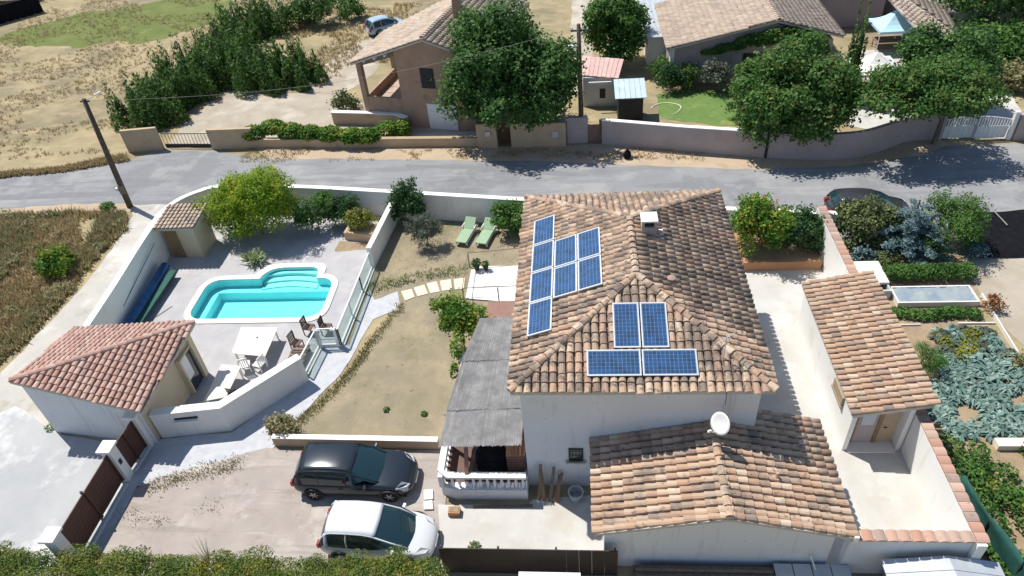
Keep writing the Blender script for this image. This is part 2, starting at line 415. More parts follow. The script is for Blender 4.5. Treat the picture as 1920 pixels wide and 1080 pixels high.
L_olive = leafmat('olive_leaves', (.05, .07, .045), (.10, .125, .085), (.19, .215, .16), .15)
L_blue = leafmat('blue_cedar_needles', (.045, .085, .085), (.11, .18, .185), (.22, .32, .33), .1)
L_arti = leafmat('artichoke_leaves', (.06, .12, .10), (.19, .30, .26), (.38, .48, .42), .2)
L_vibur = leafmat('viburnum_leaves', (.05, .075, .025), (.12, .155, .055), (.24, .27, .11), .2)
L_hedge = leafmat('hedge_leaves', (0.049, 0.092, 0.016), (0.121, 0.194, 0.034), (0.242, 0.321, 0.061), 0.35, tip=(.33, .27, .05))
L_dry = leafmat('dry_grass', (.30, .235, .12), (.42, .33, .18), (.55, .45, .26), .35)
L_weed = leafmat('weed_leaves', (.17, .175, .08), (.30, .285, .14), (.43, .39, .22), .4)
L_flower = leafmat('orange_flowers', (.45, .07, .025), (.55, .10, .03), (.6, .16, .04), .3)
L_pinkf = leafmat('pink_flowers', (.6, .4, .3), (.65, .45, .38), (.7, .5, .45), .3)
L_ygrass = leafmat('yellow_green_leaves', (.12, .14, .02), (.22, .24, .04), (.36, .34, .07), .25)

# ---------------------------------------------------------------- ground, road, paths
POOL_O = [(-20.9, 26.3), (-20.9, 30.2)]
def rrect(x0, x1, y0, y1, r, k=6, corners=(1, 1, 1, 1)):
    out = []
    for (cx, cy, a0, rr) in ((x1 - r, y0 + r, -90, r), (x1 - r, y1 - r, 0, r), (x0 + r, y1 - r, 90, r), (x0 + r, y0 + r, 180, r)):
        for j in range(k + 1):
            a = R(a0 + 90 * j / k); out.append((cx + rr * math.cos(a), cy + rr * math.sin(a)))
    return out
def pool_outline(o):
    """pool outline grown by o: rounded rectangle with a rounded bay on its far side"""
    x0, x1, y0, y1 = -20.65 - o, -13.45 + o, 26.6 - o, 29.85 + o
    r = .75 + o; k = 6; out = []
    for (cx, cy, a0) in ((x1 - r, y0 + r, -90), (x1 - r, y1 - r, 0)):
        for j in range(k + 1):
            a = R(a0 + 90 * j / k); out.append((cx + r * math.cos(a), cy + r * math.sin(a)))
    bx0, bx1, by = -17.75 - o, -14.5 + o, 30.85 + o
    out.append((bx1, y1 + .02))
    for j in range(k + 1):
        a = R(90 * j / k); out.append((bx1 - .6 + .6 * math.cos(a), by - .6 + .6 * math.sin(a)))
    for j in range(k + 1):
        a = R(90 + 90 * j / k); out.append((bx0 + 1.1 + 1.1 * math.cos(a), by - 1.0 + 1.0 * math.sin(a)))
    out.append((bx0, y1 + .02))
    for (cx, cy, a0) in ((x0 + r, y1 - r, 90), (x0 + r, y0 + r, 180)):
        for j in range(k + 1):
            a = R(a0 + 90 * j / k); out.append((cx + r * math.cos(a), cy + r * math.sin(a)))
    return out
hole = pool_outline(.05)

sheet('ground', [(-220, -60), (220, -60), (220, 320), (-220, 320)], 0, M_field, [pool_outline(.3)], label=None)
sheet('green_field', wob([(-56.92, 68.54), (-60.74, 71.68), (-58.84, 74.51), (-55.28, 78.09), (-49.58, 80.67), (-39.53, 82.60), (-36.71, 75.16), (-37.25, 71.35), (-41.31, 68.29), (-48.68, 68.30)], 1.6, .7, fr=.35), .004, M_green_field)
road = wob([(-90, 37.0), (-38.64, 37.97), (-34.62, 38.27), (-29.71, 38.27), (-20, 35.5), (-3, 33.3), (13, 31.8), (22, 33.4), (90, 31.5), (90, 42.5), (27.21, 41.69), (23.24, 41.99), (20.90, 40.82), (16.79, 39.81), (11.70, 39.83), (3.90, 40.74), (-3.01, 41.83), (-10.30, 42.48), (-17.97, 43.17), (-22.75, 43.58), (-26.45, 44.92), (-30.69, 45.23), (-32.51, 43.88), (-36.95, 42.98), (-41.44, 42.24), (-90, 46.0)], .15, .8)
sheet('road', road, .008, M_road)
sheet('road_patch', wob([(4.71, 38.50), (6.67, 38.63), (7.42, 38.28), (7.28, 37.92), (4.51, 38.08)], .04, .4), .012, M_road_new, parent=None)
sheet('road_strip', wob([(-39.81, 39.74), (-35.09, 39.75), (-30.05, 39.72), (-29.85, 39.31), (-34.69, 39.06), (-39.35, 39.05)], .08, .5), .012, M_road_new)
sheet('road_strip', wob([(-11.68, 41.94), (-6.54, 41.45), (-2.97, 40.87), (-0.88, 40.33), (0.48, 39.72), (-0.88, 39.74), (-3.64, 40.37), (-7.21, 41.01), (-11.63, 41.65)], .1, .5), .012, M_road_new)
sheet('sandy_verge', wob([(-23.27, 45.07), (-14.46, 44.56), (-6.78, 43.91), (1.52, 43.80), (7.45, 42.20), (11.65, 41.21), (17.05, 40.70), (20.88, 42.59), (22.87, 42.71), (23.24, 41.99), (20.90, 40.82), (16.83, 39.93), (11.69, 39.76), (3.90, 40.74), (-3.01, 41.83), (-10.30, 42.48), (-17.97, 43.17), (-21.92, 43.44)], .12, .5), .012, M_verge)
sheet('near_verge', wob([(-38.64, 37.97), (-34.62, 38.27), (-29.71, 38.27), (-28.49, 37.44), (-29.57, 36.88), (-34.21, 36.93), (-37.67, 36.48)], .15, .5), .011, M_verge)
sheet('gravel_track', wob([(-29.39, 37.99), (-23.57, 37.68), (-23.5, 34), (-23.3, 25), (-23.3, 18.2), (-25, 17.5), (-34, 12), (-34, 17), (-28.75, 22.87), (-28.44, 25.13), (-28.04, 29.20), (-28.18, 33.48), (-28.54, 36.65)], .18, .5), .014, M_track)
sheet('forecourt', wob([(-23.48, 12.83), (-28.14, 19.52), (-26.57, 20.80), (-23.63, 19.16), (-20.30, 18.52), (-18.4, 18.6), (-18.4, 13), (-20, 12.2)], .1, .6), .020, M_conc)
sheet('pool_terrace', [(-24.2, 22.0), (-24.6, 31.4), (-24.2, 35.2), (-23.2, 36.8), (-16.5, 36.3), (-10.8, 35.6), (-11.55, 30.8), (-11.7, 24.5), (-12.95, 24.4), (-13.0, 22.4), (-15.5, 19.5), (-18.5, 19.0), (-18.5, 18.5), (-23.6, 19.2)], .018, M_deck, [hole])
sheet('gravel_path', wob([(-18.6, 18.8), (-15.4, 19.2), (-12.8, 22.3), (-12.8, 24.6), (-11.4, 24.6), (-11.3, 29.5), (-9.35, 28.90), (-8.83, 27.60), (-10.56, 26.40), (-11.31, 22.71), (-12.64, 19.83), (-13.22, 18.38), (-17.49, 16.59), (-18.5, 16.4)], .08, .4), .024, M_white_gravel)
sheet('garden_lawn', wob([(-11.5, 29.3), (-11.35, 31), (-10.8, 35.6), (-2.9, 34.5), (-2.3, 28.4), (-2.3, 23), (-5.4, 23), (-5.4, 18.4), (-12.42, 19.09), (-12.52, 19.83), (-11.46, 21.32), (-10.74, 23.05), (-10.22, 24.84), (-9.66, 26.79), (-9.32, 27.52), (-9.72, 28.56), (-10.90, 27.99)], .10, .35), .028, M_lawn)
sheet('driveway', wob([(-18.4, 12.5), (-18.4, 16.3), (-17.63, 16.91), (-15.58, 17.59), (-13.52, 18.43), (-12.8, 18.3), (-5.4, 18.2), (-5.3, 12.3)], .1, .4), .032, M_drive)
sheet('front_terrace', wob([(-5.67, 15.66), (-2.18, 15.70), (-1.99, 15.94), (.7, 16.2), (.7, 13.0), (-5.15, 13.0)], .04, .4), .036, M_court)
sheet('courtyard', [(5.8, 13.2), (12.6, 13.2), (12.6, 32.4), (5.8, 32.4)], .016, M_court)
sheet('neighbour_yard', wob([(-30.45, 45.61), (-26.76, 45.49), (-23.86, 45.59), (-6, 44.5), (-6, 52), (-16.29, 51.12), (-19.10, 53.80), (-22.80, 54.18), (-29.40, 55.89), (-30.09, 52.92), (-30.67, 48.98)], .3, .8), .016, M_yard)
sheet('far_track', wob([(-22.80, 54.18), (-19.10, 53.80), (-17.18, 57.24), (-17.19, 61.84), (-16.66, 69.76), (-19.34, 67.32), (-21.25, 62.36), (-22.30, 58.94)], .4, 1), .012, M_yard)
sheet('far_path', wob([(-.5, 52), (1.0, 52), (2.0, 75), (-.4, 75)], .2, 1), .012, M_yard)
sheet('watered_lawn', wob([(5.79, 47.18), (5.92, 50.98), (8.27, 51.66), (13.21, 50.96), (13.13, 45.12), (9.70, 45.72)], .2, .5), .012, M_green_lawn)
sheet('neighbour_terrace', wob([(17.96, 45.02), (19.34, 48.58), (22.34, 57.27), (26.15, 57.43), (26.06, 53.32), (22.54, 47.44), (21.21, 43.56), (19.40, 44.15)], .1, .6), .020, M_court)
sheet('neighbour_driveway', wob([(22.0, 42.9), (27.6, 42.4), (28.97, 44.89), (30.06, 49.22), (29.98, 51.91), (28.85, 51.12), (27.54, 46.97)], .2, .6), .024, M_court)
sheet('garden_soil', [(13.0, 10), (13.0, 32.3), (20.5, 32.3), (19.4, 30), (18.9, 27.3), (18.5, 25.8), (19.5, 22), (20.5, 10)], .012, M_soil)
sheet('side_track', wob([(19.9, 33), (30, 33), (30, 16), (21.5, 16), (20.2, 21), (19.0, 26), (19.2, 28.5)], .12, .5), .016, M_yard)

# ---------------------------------------------------------------- roofs
def clip_poly_convex(bm, poly, n):
    for i in range(len(poly)):
        a = poly[i]; b = poly[(i + 1) % len(poly)]
        c = (b - a).cross(n)
        bmesh.ops.bisect_plane(bm, geom=bm.verts[:] + bm.edges[:] + bm.faces[:], plane_co=a, plane_no=c, clear_outer=True)

def barrel_mesh(L, r0, r1, k=5, seed=0):
    """cover tile: half barrel, wide end at y=0 (down the slope)"""
    me = bpy.data.meshes.new('cover_tile'); vs = []; fs = []
    for (y, r, z) in ((0, r0, .012), (L, r1, -.012)):
        for rr in (r, r - .016):
            for j in range(k + 1):
                a = math.pi * j / k; vs.append((rr * math.cos(a), y, z + rr * .82 * math.sin(a)))
    K = k + 1
    for j in range(k):
        fs.append((j, j + 1, 2 * K + j + 1, 2 * K + j))           # outer
        fs.append((K + j, j + 0, j + 1, K + j + 1)[::-1])              # front lip
    me.from_pydata(vs, [], fs)
    me.update()
    return me
_tile_cache = {}

def roof_plane(poly, down, pitch=.29, step=.37, edge=.06):
    P = [Vector(p) for p in poly]
    n = (P[1] - P[0]).cross(P[2] - P[0]).normalized()
    if n.z < 0: P = P[::-1]; n = -n
    dn = Vector(down); dn = (dn - n * dn.dot(n)).normalized()
    v = -dn; u = v.cross(n)
    o = P[0]
    us = [(p - o).dot(u) for p in P]; vv = [(p - o).dot(v) for p in P]
    Q = list(zip(us, vv)); N_ = len(Q)
    def inside(a, b, mrg):
        for i in range(N_):
            x0, y0 = Q[i]; x1, y1 = Q[(i + 1) % N_]
            L = math.hypot(x1 - x0, y1 - y0)
            if L < 1e-6: continue
            d = ((x1 - x0) * (b - y0) - (y1 - y0) * (a - x0)) / L
            if d < mrg: return False
        return True
    def lo_edge(a):
        ys = []
        for i in range(N_):
            x0, y0 = Q[i]; x1, y1 = Q[(i + 1) % N_]
            if (x0 - a) * (x1 - a) < 0: ys.append(y0 + (y1 - y0) * (a - x0) / (x1 - x0))
        return (min(ys), max(ys)) if len(ys) > 1 else None
    T = []
    na = int((max(us) - min(us)) / pitch)
    a0 = min(us) + ((max(us) - min(us)) - na * pitch) / 2
    ph = rnd.random()
    for i in range(na + 1):
        a = a0 + i * pitch
        a = min(max(a, min(us) + .09), max(us) - .09)
        e = lo_edge(a)
        if not e: continue
        b = e[0] - edge
        j = 0
        while b + step * .6 < e[1]:
            M = Matrix.Translation(o + u * (a + rnd.uniform(-.012, .012)) + v * (b + rnd.uniform(-.015, .015) - (.07 if rnd.random() < .03 else 0)) + n * (.055 + rnd.uniform(0, .008)))
            Rm = Matrix((u, v, n)).transposed().to_4x4()
            T.append(M @ Rm @ Matrix.Rotation(rnd.uniform(-.02, .02) , 4, 'Z') @ Matrix.Rotation(-.03, 4, 'X'))
            b += step; j += 1
    # channel tiles between the covers: a corrugated sheet cut to the outline
    bm = bmesh.new(); cols = []
    for i in range(na * 4 + 9):
        a = a0 - pitch + i * pitch / 4
        h = (.055, .02, .0, .02)[(i) % 4]
        w0 = bm.verts.new(o + u * a + v * (min(vv) - .1) + n * h); w1 = bm.verts.new(o + u * a + v * (max(vv) + .1) + n * h)
        cols.append((w0, w1))
    for i in range(len(cols) - 1): bm.faces.new((cols[i][0], cols[i + 1][0], cols[i + 1][1], cols[i][1]))
    clip_poly_convex(bm, P, n)
    return dict(T=T, bm=bm, P=P, n=n, u=u, v=v)

CAMP = Vector((0, 0, 24))
def make_roof(parent, planes, m, ridges=(), limit=300, L=.46, r=.132, pan=None, thick=.14, joined=False, rname='roof', slab_m=None):
    """planes: list of (polygon, down direction, kwargs)."""
    pls = [roof_plane(p[0], p[1], **(p[2] if len(p) > 2 else {})) for p in planes]
    sb = MB()
    for pl in pls: sb.ext([p - pl['n'] * .01 for p in pl['P']], -Vector((0, 0, thick)))
    roof = sb.obj(rname, slab_m or M_mortar, parent)
    off = wloc(roof)
    bm = bmesh.new(); me = bpy.data.meshes.new('channel_tiles')
    for pl in pls:
        tmp = bpy.data.meshes.new('tmp'); pl['bm'].to_mesh(tmp); pl['bm'].free(); bm.from_mesh(tmp); bpy.data.meshes.remove(tmp)
    bmesh.ops.translate(bm, verts=bm.verts, vec=-off)
    bm.to_mesh(me); bm.free(); me.materials.append(pan or M_tile_pan)
    ch = bpy.data.objects.new('channel_tiles', me); C.objects.link(ch); ch.parent = roof; ch['kind'] = 'stuff'
    T = [t for pl in pls for t in pl['T']]
    T.sort(key=lambda t: (t.translation - CAMP).length)
    key = (L, r, m.name)
    if key not in _tile_cache:
        me = barrel_mesh(L, r, r * .84); me.materials.append(m); _tile_cache[key] = me
    me = _tile_cache[key]
    if joined: limit = 0
    for t in T[:limit]:
        o = bpy.data.objects.new('roof_tile', me); C.objects.link(o); o.parent = roof
        o.matrix_local = Matrix.Translation(-off) @ t
    rest = T[limit:]
    if rest:
        bv = np.array([v.co[:] for v in me.vertices]); bf = np.array([p.vertices[:] for p in me.polygons])
        nv = len(bv); V = np.zeros((len(rest) * nv, 3)); F = np.zeros((len(rest) * len(bf), 4), int)
        for i, t in enumerate(rest):
            A = np.array(t.to_3x3()); V[i * nv:(i + 1) * nv] = bv @ A.T + np.array(t.translation); F[i * len(bf):(i + 1) * len(bf)] = bf + i * nv
        quads_obj('roof_tiles_far', V, F, m, roof, kind='stuff')
    rk = ('ridge', m.name)
    if rk not in _tile_cache:
        rm = barrel_mesh(.42, .155, .135); rm.materials.append(m); _tile_cache[rk] = rm
    cnt = 0; mb = MB()
    for (a, b) in ridges:
        a = Vector(a); b = Vector(b); d = (b - a); Lr = d.length; d.normalize()
        sx = d.cross(Vector((0, 0, 1))).normalized(); nz_ = sx.cross(d)
        Rm = Matrix((sx, d, nz_)).transposed().to_4x4()
        mb.beam(a + nz_ * .03, b + nz_ * .03, .26, .10, nz_)
        k = max(1, int(Lr / .35))
        for i in range(k):
            o = bpy.data.objects.new('ridge_tile', _tile_cache[rk]); C.objects.link(o); o.parent = roof
            o.matrix_local = Matrix.Translation(-off) @ Matrix.Translation(a + d * (i * Lr / k) + nz_ * .085) @ Rm @ Matrix.Rotation(rnd.uniform(-.03, .03), 4, 'Z') @ Matrix.Rotation(-.04, 4, 'X')
    if ridges: mb.obj('ridge_mortar', M_mortar, roof)
    return roof

# ---- main house
HE = 5.78
hx0, hx1, hy0, hy1 = -2.47, 6.28, 16.3, 28.32
rx, ry0, ry1, HZ = 1.98, 20.5, 24.12, 7.38
FL, FR, BR, BL = (hx0, hy0, HE), (hx1, hy0, HE), (hx1, hy1, HE), (hx0, hy1, HE)
R0, R1 = (rx, ry0, HZ), (rx, ry1, HZ)
house = thing('main_house', 'white two-storey house under a hipped clay roof carrying solar panels', 'house', (1.9, 22.3, 0))
MB().prism([(-2.18, 16.62), (5.95, 16.62), (5.95, 28.05), (-2.18, 28.05)], 0, HE + .05).obj('wall', M_render, house)
make_roof(house, [([FL, FR, R0], (0, -1, 0)), ([FR, BR, R1, R0], (1, 0, 0)), ([BL, FL, R0, R1], (-1, 0, 0)), ([BR, BL, R1], (0, 1, 0))],
          M_tile_dark, [(FL, R0), (FR, R0), (BR, R1), (BL, R1), (R0, R1)])
def window(parent, x0, x1, z0, z1, y, m_frame=None, grille=True):
    f = MB()
    t = .06
    f.box(x0, x1, y - .03, y + .04, z0, z0 + t).box(x0, x1, y - .03, y + .04, z1 - t, z1).box(x0, x0 + t, y - .028, y + .038, z0, z1).box(x1 - t, x1, y - .028, y + .038, z0, z1)
    w = f.obj('window', m_frame or M_dark, parent)
    MB().box(x0 + .02, x1 - .02, y - .008, y + .03, z0 + .02, z1 - .02).obj('pane', M_glass, w)
    MB().box(x0 - .12, x1 + .12, y - .12, y + .02, z0 - .07, z0).obj('sill', M_stone if not grille else M_mortar, w)
    if grille:
        g = MB(); n = 4
        for i in range(1, n): g.tube([(x0 + (x1 - x0) * i / n, y - .07, z0), (x0 + (x1 - x0) * i / n, y - .07, z1)], .012, 5)
        for i in (1, 2): g.tube([(x0, y - .07, z0 + (z1 - z0) * i / 3), (x1, y - .07, z0 + (z1 - z0) * i / 3)], .012, 5)
        g.obj('grille', M_dark, w)
    return w
window(house, -.58, -.04, 1.62, 2.34, 16.6)
MB().tube([(5.0, 16.55, 5.7), (5.0, 16.5, 4.6), (5.05, 16.5, 3.2)], .03, 6).obj('downpipe', M_alu, house)
v = MB().lathe([(.09, 0), (.09, .25), (.16, .27), (.16, .33), (.02, .38)], (3.28, 20.57, 6.85), 10).obj('roof_vent', M_tile_red, house)
# chimney
ch = thing('chimney', 'pale rendered chimney with a white cap on the main house roof', 'chimney', (2.68, 23.5, 6.9))
del ch['label'], ch['category']
ch.parent = house; ch.location = Vector((2.68, 23.5, 6.9)) - house.location
MB().box(2.4, 2.98, 23.2, 23.8, 6.7, 7.55).box(2.4, 2.5, 23.2, 23.3, 7.55, 7.8).box(2.88, 2.98, 23.2, 23.3, 7.55, 7.8).box(2.4, 2.5, 23.7, 23.8, 7.55, 7.8).box(2.88, 2.98, 23.7, 23.8, 7.55, 7.8).obj('stack', M_lilac, ch)
MB().box(2.36, 3.02, 23.16, 23.84, 7.802, 7.88).obj('cap', M_coping, ch, bevel=.02)
MB().box(2.52, 2.86, 23.32, 23.68, 7.552, 7.75).obj('flue', M_dark, ch)
MB().beam((2.3, 23.02, 7.34), (3.2, 23.02, 7.02), .16, .05, (0, 0, 1)).beam((3.2, 23.1, 7.03), (3.2, 23.9, 7.03), .16, .05).obj('flashing', M_coping, ch)

# ---- garage wing
ge = 2.85
garage = thing('garage_wing', 'low garage wing with a two-slope clay roof before the white house', 'garage', (4.4, 14.6, 0))
GL, GR, GZ = .28, 8.42, 3.82
gy0, gyb = 12.82, 16.6
gm = MB()
prof = [(.62, 0), (8.1, 0), (8.1, ge - .1), (4.46, GZ - .16), (.62, ge - .1)]
gm.ext([(x, 13.3, z) for x, z in prof], (0, 3.3, 0)); gm.obj('wall', M_render, garage)
MB().box(5.97, 8.09, 16.602, 17.2, 0, ge - .1).obj('back_wall', M_render, garage)
make_roof(garage, [([(GL, gy0, ge), (4.46, gy0, GZ), (4.46, gyb, GZ), (GL, gyb, ge)], (-1, 0, 0)),
                   ([(4.46, gy0, GZ), (GR, gy0, ge - .02), (GR, gyb + .9, ge - .02), (4.46, gyb + .9, GZ)], (1, 0, 0))],
          M_tile, [((4.46, gy0 - .02, GZ), (4.46, gyb, GZ))], pan=M_tile_pan)
# verge mortar along the gable
MB().beam((GL, gy0 - .02, ge - .02), (4.46, gy0 - .02, GZ - .02), .06, .12).beam((4.46, gy0 - .02, GZ - .02), (GR, gy0 - .02, ge - .04), .06, .12).obj('verge_mortar', M_mortar, garage)
MB().lathe([(.10, 0), (.10, .05), (.05, .3), (.04, .35)], (6.3, 14.6, 3.36), 10).obj('roof_vent', M_tile_red, garage)
MB().box(8.36, 8.5, 12.74, 12.9, 2.7, 2.95).obj('eave_block', M_coping, garage)
MB().box(8.45, 8.53, 12.9, 17.2, 2.68, 2.78).obj('gutter', M_mortar, garage)

# ---- long shed on the courtyard's far side
shed = thing('courtyard_shed', 'long narrow outbuilding with mono-pitch clay roof beside the courtyard', 'outbuilding', (11.4, 22, 0))
sy0, sy1 = 18.15, 25.85
sp = [(10.12, 0), (12.3, 0), (12.3, 2.72), (10.12, 2.22)]
MB().ext([(x, 18.75, z) for x, z in sp], (0, 6.9, 0)).obj('wall', M_render_w, shed)
MB().box(10.122, 10.30, 18.35, 18.75, 0, 2.2).obj('porch_cheek', M_render_w, shed)
MB().box(12.12, 12.298, 18.35, 18.75, 0, 2.6).obj('porch_cheek', M_render_w, shed)
make_roof(shed, [([(10.0, sy0, 2.35), (12.72, sy0, 2.92), (12.72, sy1, 2.92), (10.0, sy1, 2.35)], (-1, 0, 0))], M_tile, [], limit=300)
door = MB().box(10.38, 10.55, 18.66, 18.748, .12, 2.06).box(11.3, 11.45, 18.66, 18.748, .12, 2.06).box(10.55, 11.3, 18.66, 18.748, 1.96, 2.06).obj('door_frame', M_timber, shed)
MB().box(10.552, 11.298, 18.70, 18.745, .14, 1.958).obj('door', M_lilac, door)
MB().box(10.68, 11.17, 18.68, 18.703, 1.15, 1.85).obj('glazing', M_steel, door)
MB().box(11.46, 12.08, 18.72, 18.749, .1, 2.1).obj('panel', M_ochre, shed)
MB().tube([(11.56, 18.66, 1.05), (11.6, 18.64, 1.05), (11.68, 18.64, 1.05)], .025, 6).obj('handle', M_dark, shed)
MB().box(10.32, 12.1, 18.2, 18.74, .03, .1).obj('step', M_wdeck, shed)
MB().box(10.02, 10.118, 19.3, 20.4, 1.55, 2.0).box(10.0, 10.118, 19.25, 20.45, 1.45, 1.55).obj('window_box', M_stone, shed)

# ---- walls: helper for thick free-standing walls
def wall(name, label, pts, t, h, m, cat='wall', coping=None, cw=.06, ch_=.06, group=None, hts=None):
    P = [Vector((p[0], p[1])) for p in pts]; n = len(P)
    root = thing(name, label, cat, (P[0].x, P[0].y, 0), group)
    def side(d):
        out = []
        for i in range(n):
            a = P[max(i - 1, 0)]; b = P[i]; c = P[min(i + 1, n - 1)]
            d1 = (b - a).normalized() if i else (c - b).normalized(); d2 = (c - b).normalized() if i < n - 1 else d1
            nn = Vector((-(d1 + d2).y, (d1 + d2).x)).normalized(); k = 1 / max(.4, nn.dot(Vector((-d1.y, d1.x))))
            out.append(b + nn * d * k)
        return out
    hs = hts or [h] * n
    def strip(tt, zs0, zs1):
        l = side(tt / 2); r_ = side(-tt / 2); vs = []; fs = []
        for i in range(n): vs += [(l[i].x, l[i].y, zs0[i]), (r_[i].x, r_[i].y, zs0[i]), (r_[i].x, r_[i].y, zs1[i]), (l[i].x, l[i].y, zs1[i])]
        for i in range(n - 1):
            k = i * 4; fs += [(k, k + 1, k + 5, k + 4), (k + 1, k + 2, k + 6, k + 5), (k + 2, k + 3, k + 7, k + 6), (k + 3, k, k + 4, k + 7)]
        fs += [(0, 3, 2, 1), (4 * n - 4, 4 * n - 3, 4 * n - 2, 4 * n - 1)]
        return MB().add(vs, fs)
    strip(t, [0] * n, hs).obj('wall_body', m, root)
    if coping: strip(t + cw, [z + .001 for z in hs], [z + ch_ for z in hs]).obj('coping', coping, root)
    return root

def tile_coping(root, a, b, z, w=.42, m=None):
    """a row of barrel tiles laid across the wall top"""
    a = Vector((a[0], a[1], z)); b = Vector((b[0], b[1], z)); d = (b - a); L = d.length; d.normalize(); sx = d.cross(Vector((0, 0, 1)))
    key = ('cop', w)
    if key not in _tile_cache:
        me = bpy.data.meshes.new('coping_tile'); mb = MB()
        k = 4; vs = []
        for y in (-w / 2, w / 2):
            for j in range(k + 1):
                q = j / k; vs.append(((q - .5) * .36, y, .025 + .055 * math.sin(math.pi * q)))
            vs += [(.18, y, 0), (-.18, y, 0)]
        n_ = k + 3; fs = [(j, (j + 1) % n_, n_ + (j + 1) % n_, n_ + j) for j in range(n_)] + [tuple(range(n_ - 1, -1, -1)), tuple(range(n_, 2 * n_))]
        me.from_pydata(vs, [], fs)
        bm = bmesh.new(); bm.from_mesh(me); bmesh.ops.recalc_face_normals(bm, faces=bm.faces); bm.to_mesh(me); bm.free()
        me.materials.append(m or M_tile_red); _tile_cache[key] = me
    k = int(L / .37); off = wloc(root)
    Rm = Matrix((d, sx, Vector((0, 0, 1)))).transposed().to_4x4()
    for i in range(k):
        o = bpy.data.objects.new('coping_tile', _tile_cache[key]); C.objects.link(o); o.parent = root
        o.matrix_local = Matrix.Translation(-off) @ Matrix.Translation(a + d * ((i + .5) * L / k) + Vector((0, 0, rnd.uniform(0, .008)))) @ Rm @ Matrix.Rotation(rnd.uniform(-.03, .03), 4, 'Z')

ew = wall('east_wall', 'tall white wall topped with red tiles between courtyard and vegetable beds', [(12.5, 13.0), (12.5, 32.3)], .3, 2.15, M_render_w)
ew.name = 'courtyard_wall'
tile_coping(ew, (12.55, 13.1), (12.55, 32.3), 2.16, .4)
sw = wall('courtyard_wall', 'short wall with orange tile coping closing the courtyard end', [(8.55, 13.35), (12.34, 13.35)], .3, 2.15, M_render)
tile_coping(sw, (8.5, 13.3), (12.34, 13.3), 2.16, .4)
rw = smooth_path([(-23.5, 23.2), (-23.75, 26.9), (-24.05, 30.2), (-24.2, 33.2), (-24.05, 35.2), (-23.2, 36.7), (-22.0, 37.05), (-20.4, 37.0), (-16.5, 36.6), (-11.6, 35.85), (-6, 34.95), (-2.9, 34.45), (5, 33.35), (13.4, 32.25)], 5)
rh = [max(1.74, min(2.3, 2.3 - (i - 15) * .06)) for i in range(len(rw))]
wall('boundary_wall', 'long curved white boundary wall between pool garden and road', rw, .24, 1.74, M_render_w, hts=rh, coping=M_coping, cw=.1, ch_=.05)
wall('garden_wall', 'white wall running from the road wall to the glass pool fence', [(-11.05, 35.55), (-11.5, 30.75)], .26, 1.3, M_render_w, coping=M_coping, cw=.03, ch_=.05)
lw = wall('terrace_wall', 'angled white wall with a letter slot beside the brown gate', [(-18.45, 19.05), (-15.5, 19.45), (-12.85, 22.35)], .34, 1.5, M_render_w, coping=M_coping, cw=.08, ch_=.05)
MB().beam((-17.5, 18.94, 1.02), (-16.5, 19.075, 1.02), .2, .09).obj('ledge', M_coping, lw)
MB().beam((-17.5, 19.03, 1.13), (-16.5, 19.165, 1.13), .06, .12).obj('slot', M_dark, lw)
wall('kerb_wall', 'low cream-topped retaining wall behind the dark parked car', [(-13.15, 18.55), (-6.0, 18.4)], .2, .55, M_ochre, coping=M_coping, cw=.05, ch_=.04)

# ---- pool house
ph = thing('pool_house', 'pool house with pink tiled roof and diagonal ridge beside the gate', 'pool house', (-21, 21, 0))
pw = [(-23.62, 19.25, 3.28), (-18.55, 18.62, 2.45), (-18.0, 22.75, 3.0), (-23.5, 22.95, 2.45)]
mb = MB(); n = 4
mb.add([(p[0], p[1], 0) for p in pw] + [(p[0], p[1], p[2] - .1) for p in pw], [(0, 1, 5, 4), (1, 2, 6, 5), (2, 3, 7, 6), (3, 0, 4, 7), (4, 5, 6), (4, 6, 7)])
mb.obj('wall', M_cream, ph)
mb = MB(); mb.add([(-23.64, 19.23, 0), (-18.53, 18.595, 0), (-18.53, 18.595, 2.32), (-23.64, 19.23, 3.15), (-23.6, 19.27, 0), (-18.5, 18.635, 0), (-18.5, 18.635, 2.32), (-23.6, 19.27, 3.15)], [(0, 1, 2, 3), (4, 7, 6, 5), (0, 3, 7, 4), (1, 5, 6, 2), (3, 2, 6, 7), (0, 4, 5, 1)])
mb.obj('front_wall_face', M_render, ph)
pFL, pFR, pBR, pBL = (-23.85, 19.12, 3.42), (-18.1, 18.3, 2.42), (-17.5, 22.95, 3.12), (-23.95, 23.35, 2.42)
make_roof(ph, [([pFL, pFR, pBR], (0, -1, 0), dict(pitch=.27, step=.34)), ([pFL, pBR, pBL], (0, 1, 0), dict(pitch=.27, step=.34))], M_tile_pink, [(pFL, pBR)], L=.42, r=.115)
df = MB().box(-18.16, -17.93, 21.42, 21.52, .05, 2.15).box(-18.1, -17.86, 22.5, 22.8, .0, 2.6).box(-18.14, -17.93, 21.52, 22.5, 2.05, 2.15).obj('door_frame', M_cream, ph)
MB().box(-18.2, -18.0, 21.53, 22.49, .05, 2.04).obj('glass_door', M_glass, df)
MB().box(-18.0, -17.97, 21.55, 22.05, .8, 2.0).obj('door_blind', M_whiteplastic, df)

# ---- garden cabin
cab = thing('garden_cabin', 'small cream storage cabin with flat tiled roof inside the curved wall', 'shed', (-22.7, 32.9, 0))
MB().prism([(-23.8, 32.2), (-21.85, 32.0), (-21.8, 33.8), (-23.7, 33.9)], 0, 2.2).obj('wall', M_cream, cab)
make_roof(cab, [([(-23.95, 31.75, 2.28), (-21.55, 31.75, 2.28), (-21.55, 33.95, 2.42), (-23.95, 33.95, 2.42)], (0, -1, 0), dict(pitch=.25, step=.32))], M_tile_pale, [], L=.38, r=.1)
MB().prism([(-23.7, 32.1), (-22.95, 32.03), (-22.95, 32.1), (-23.7, 32.17)], .03, 2.0).obj('door', M_timber, cab)

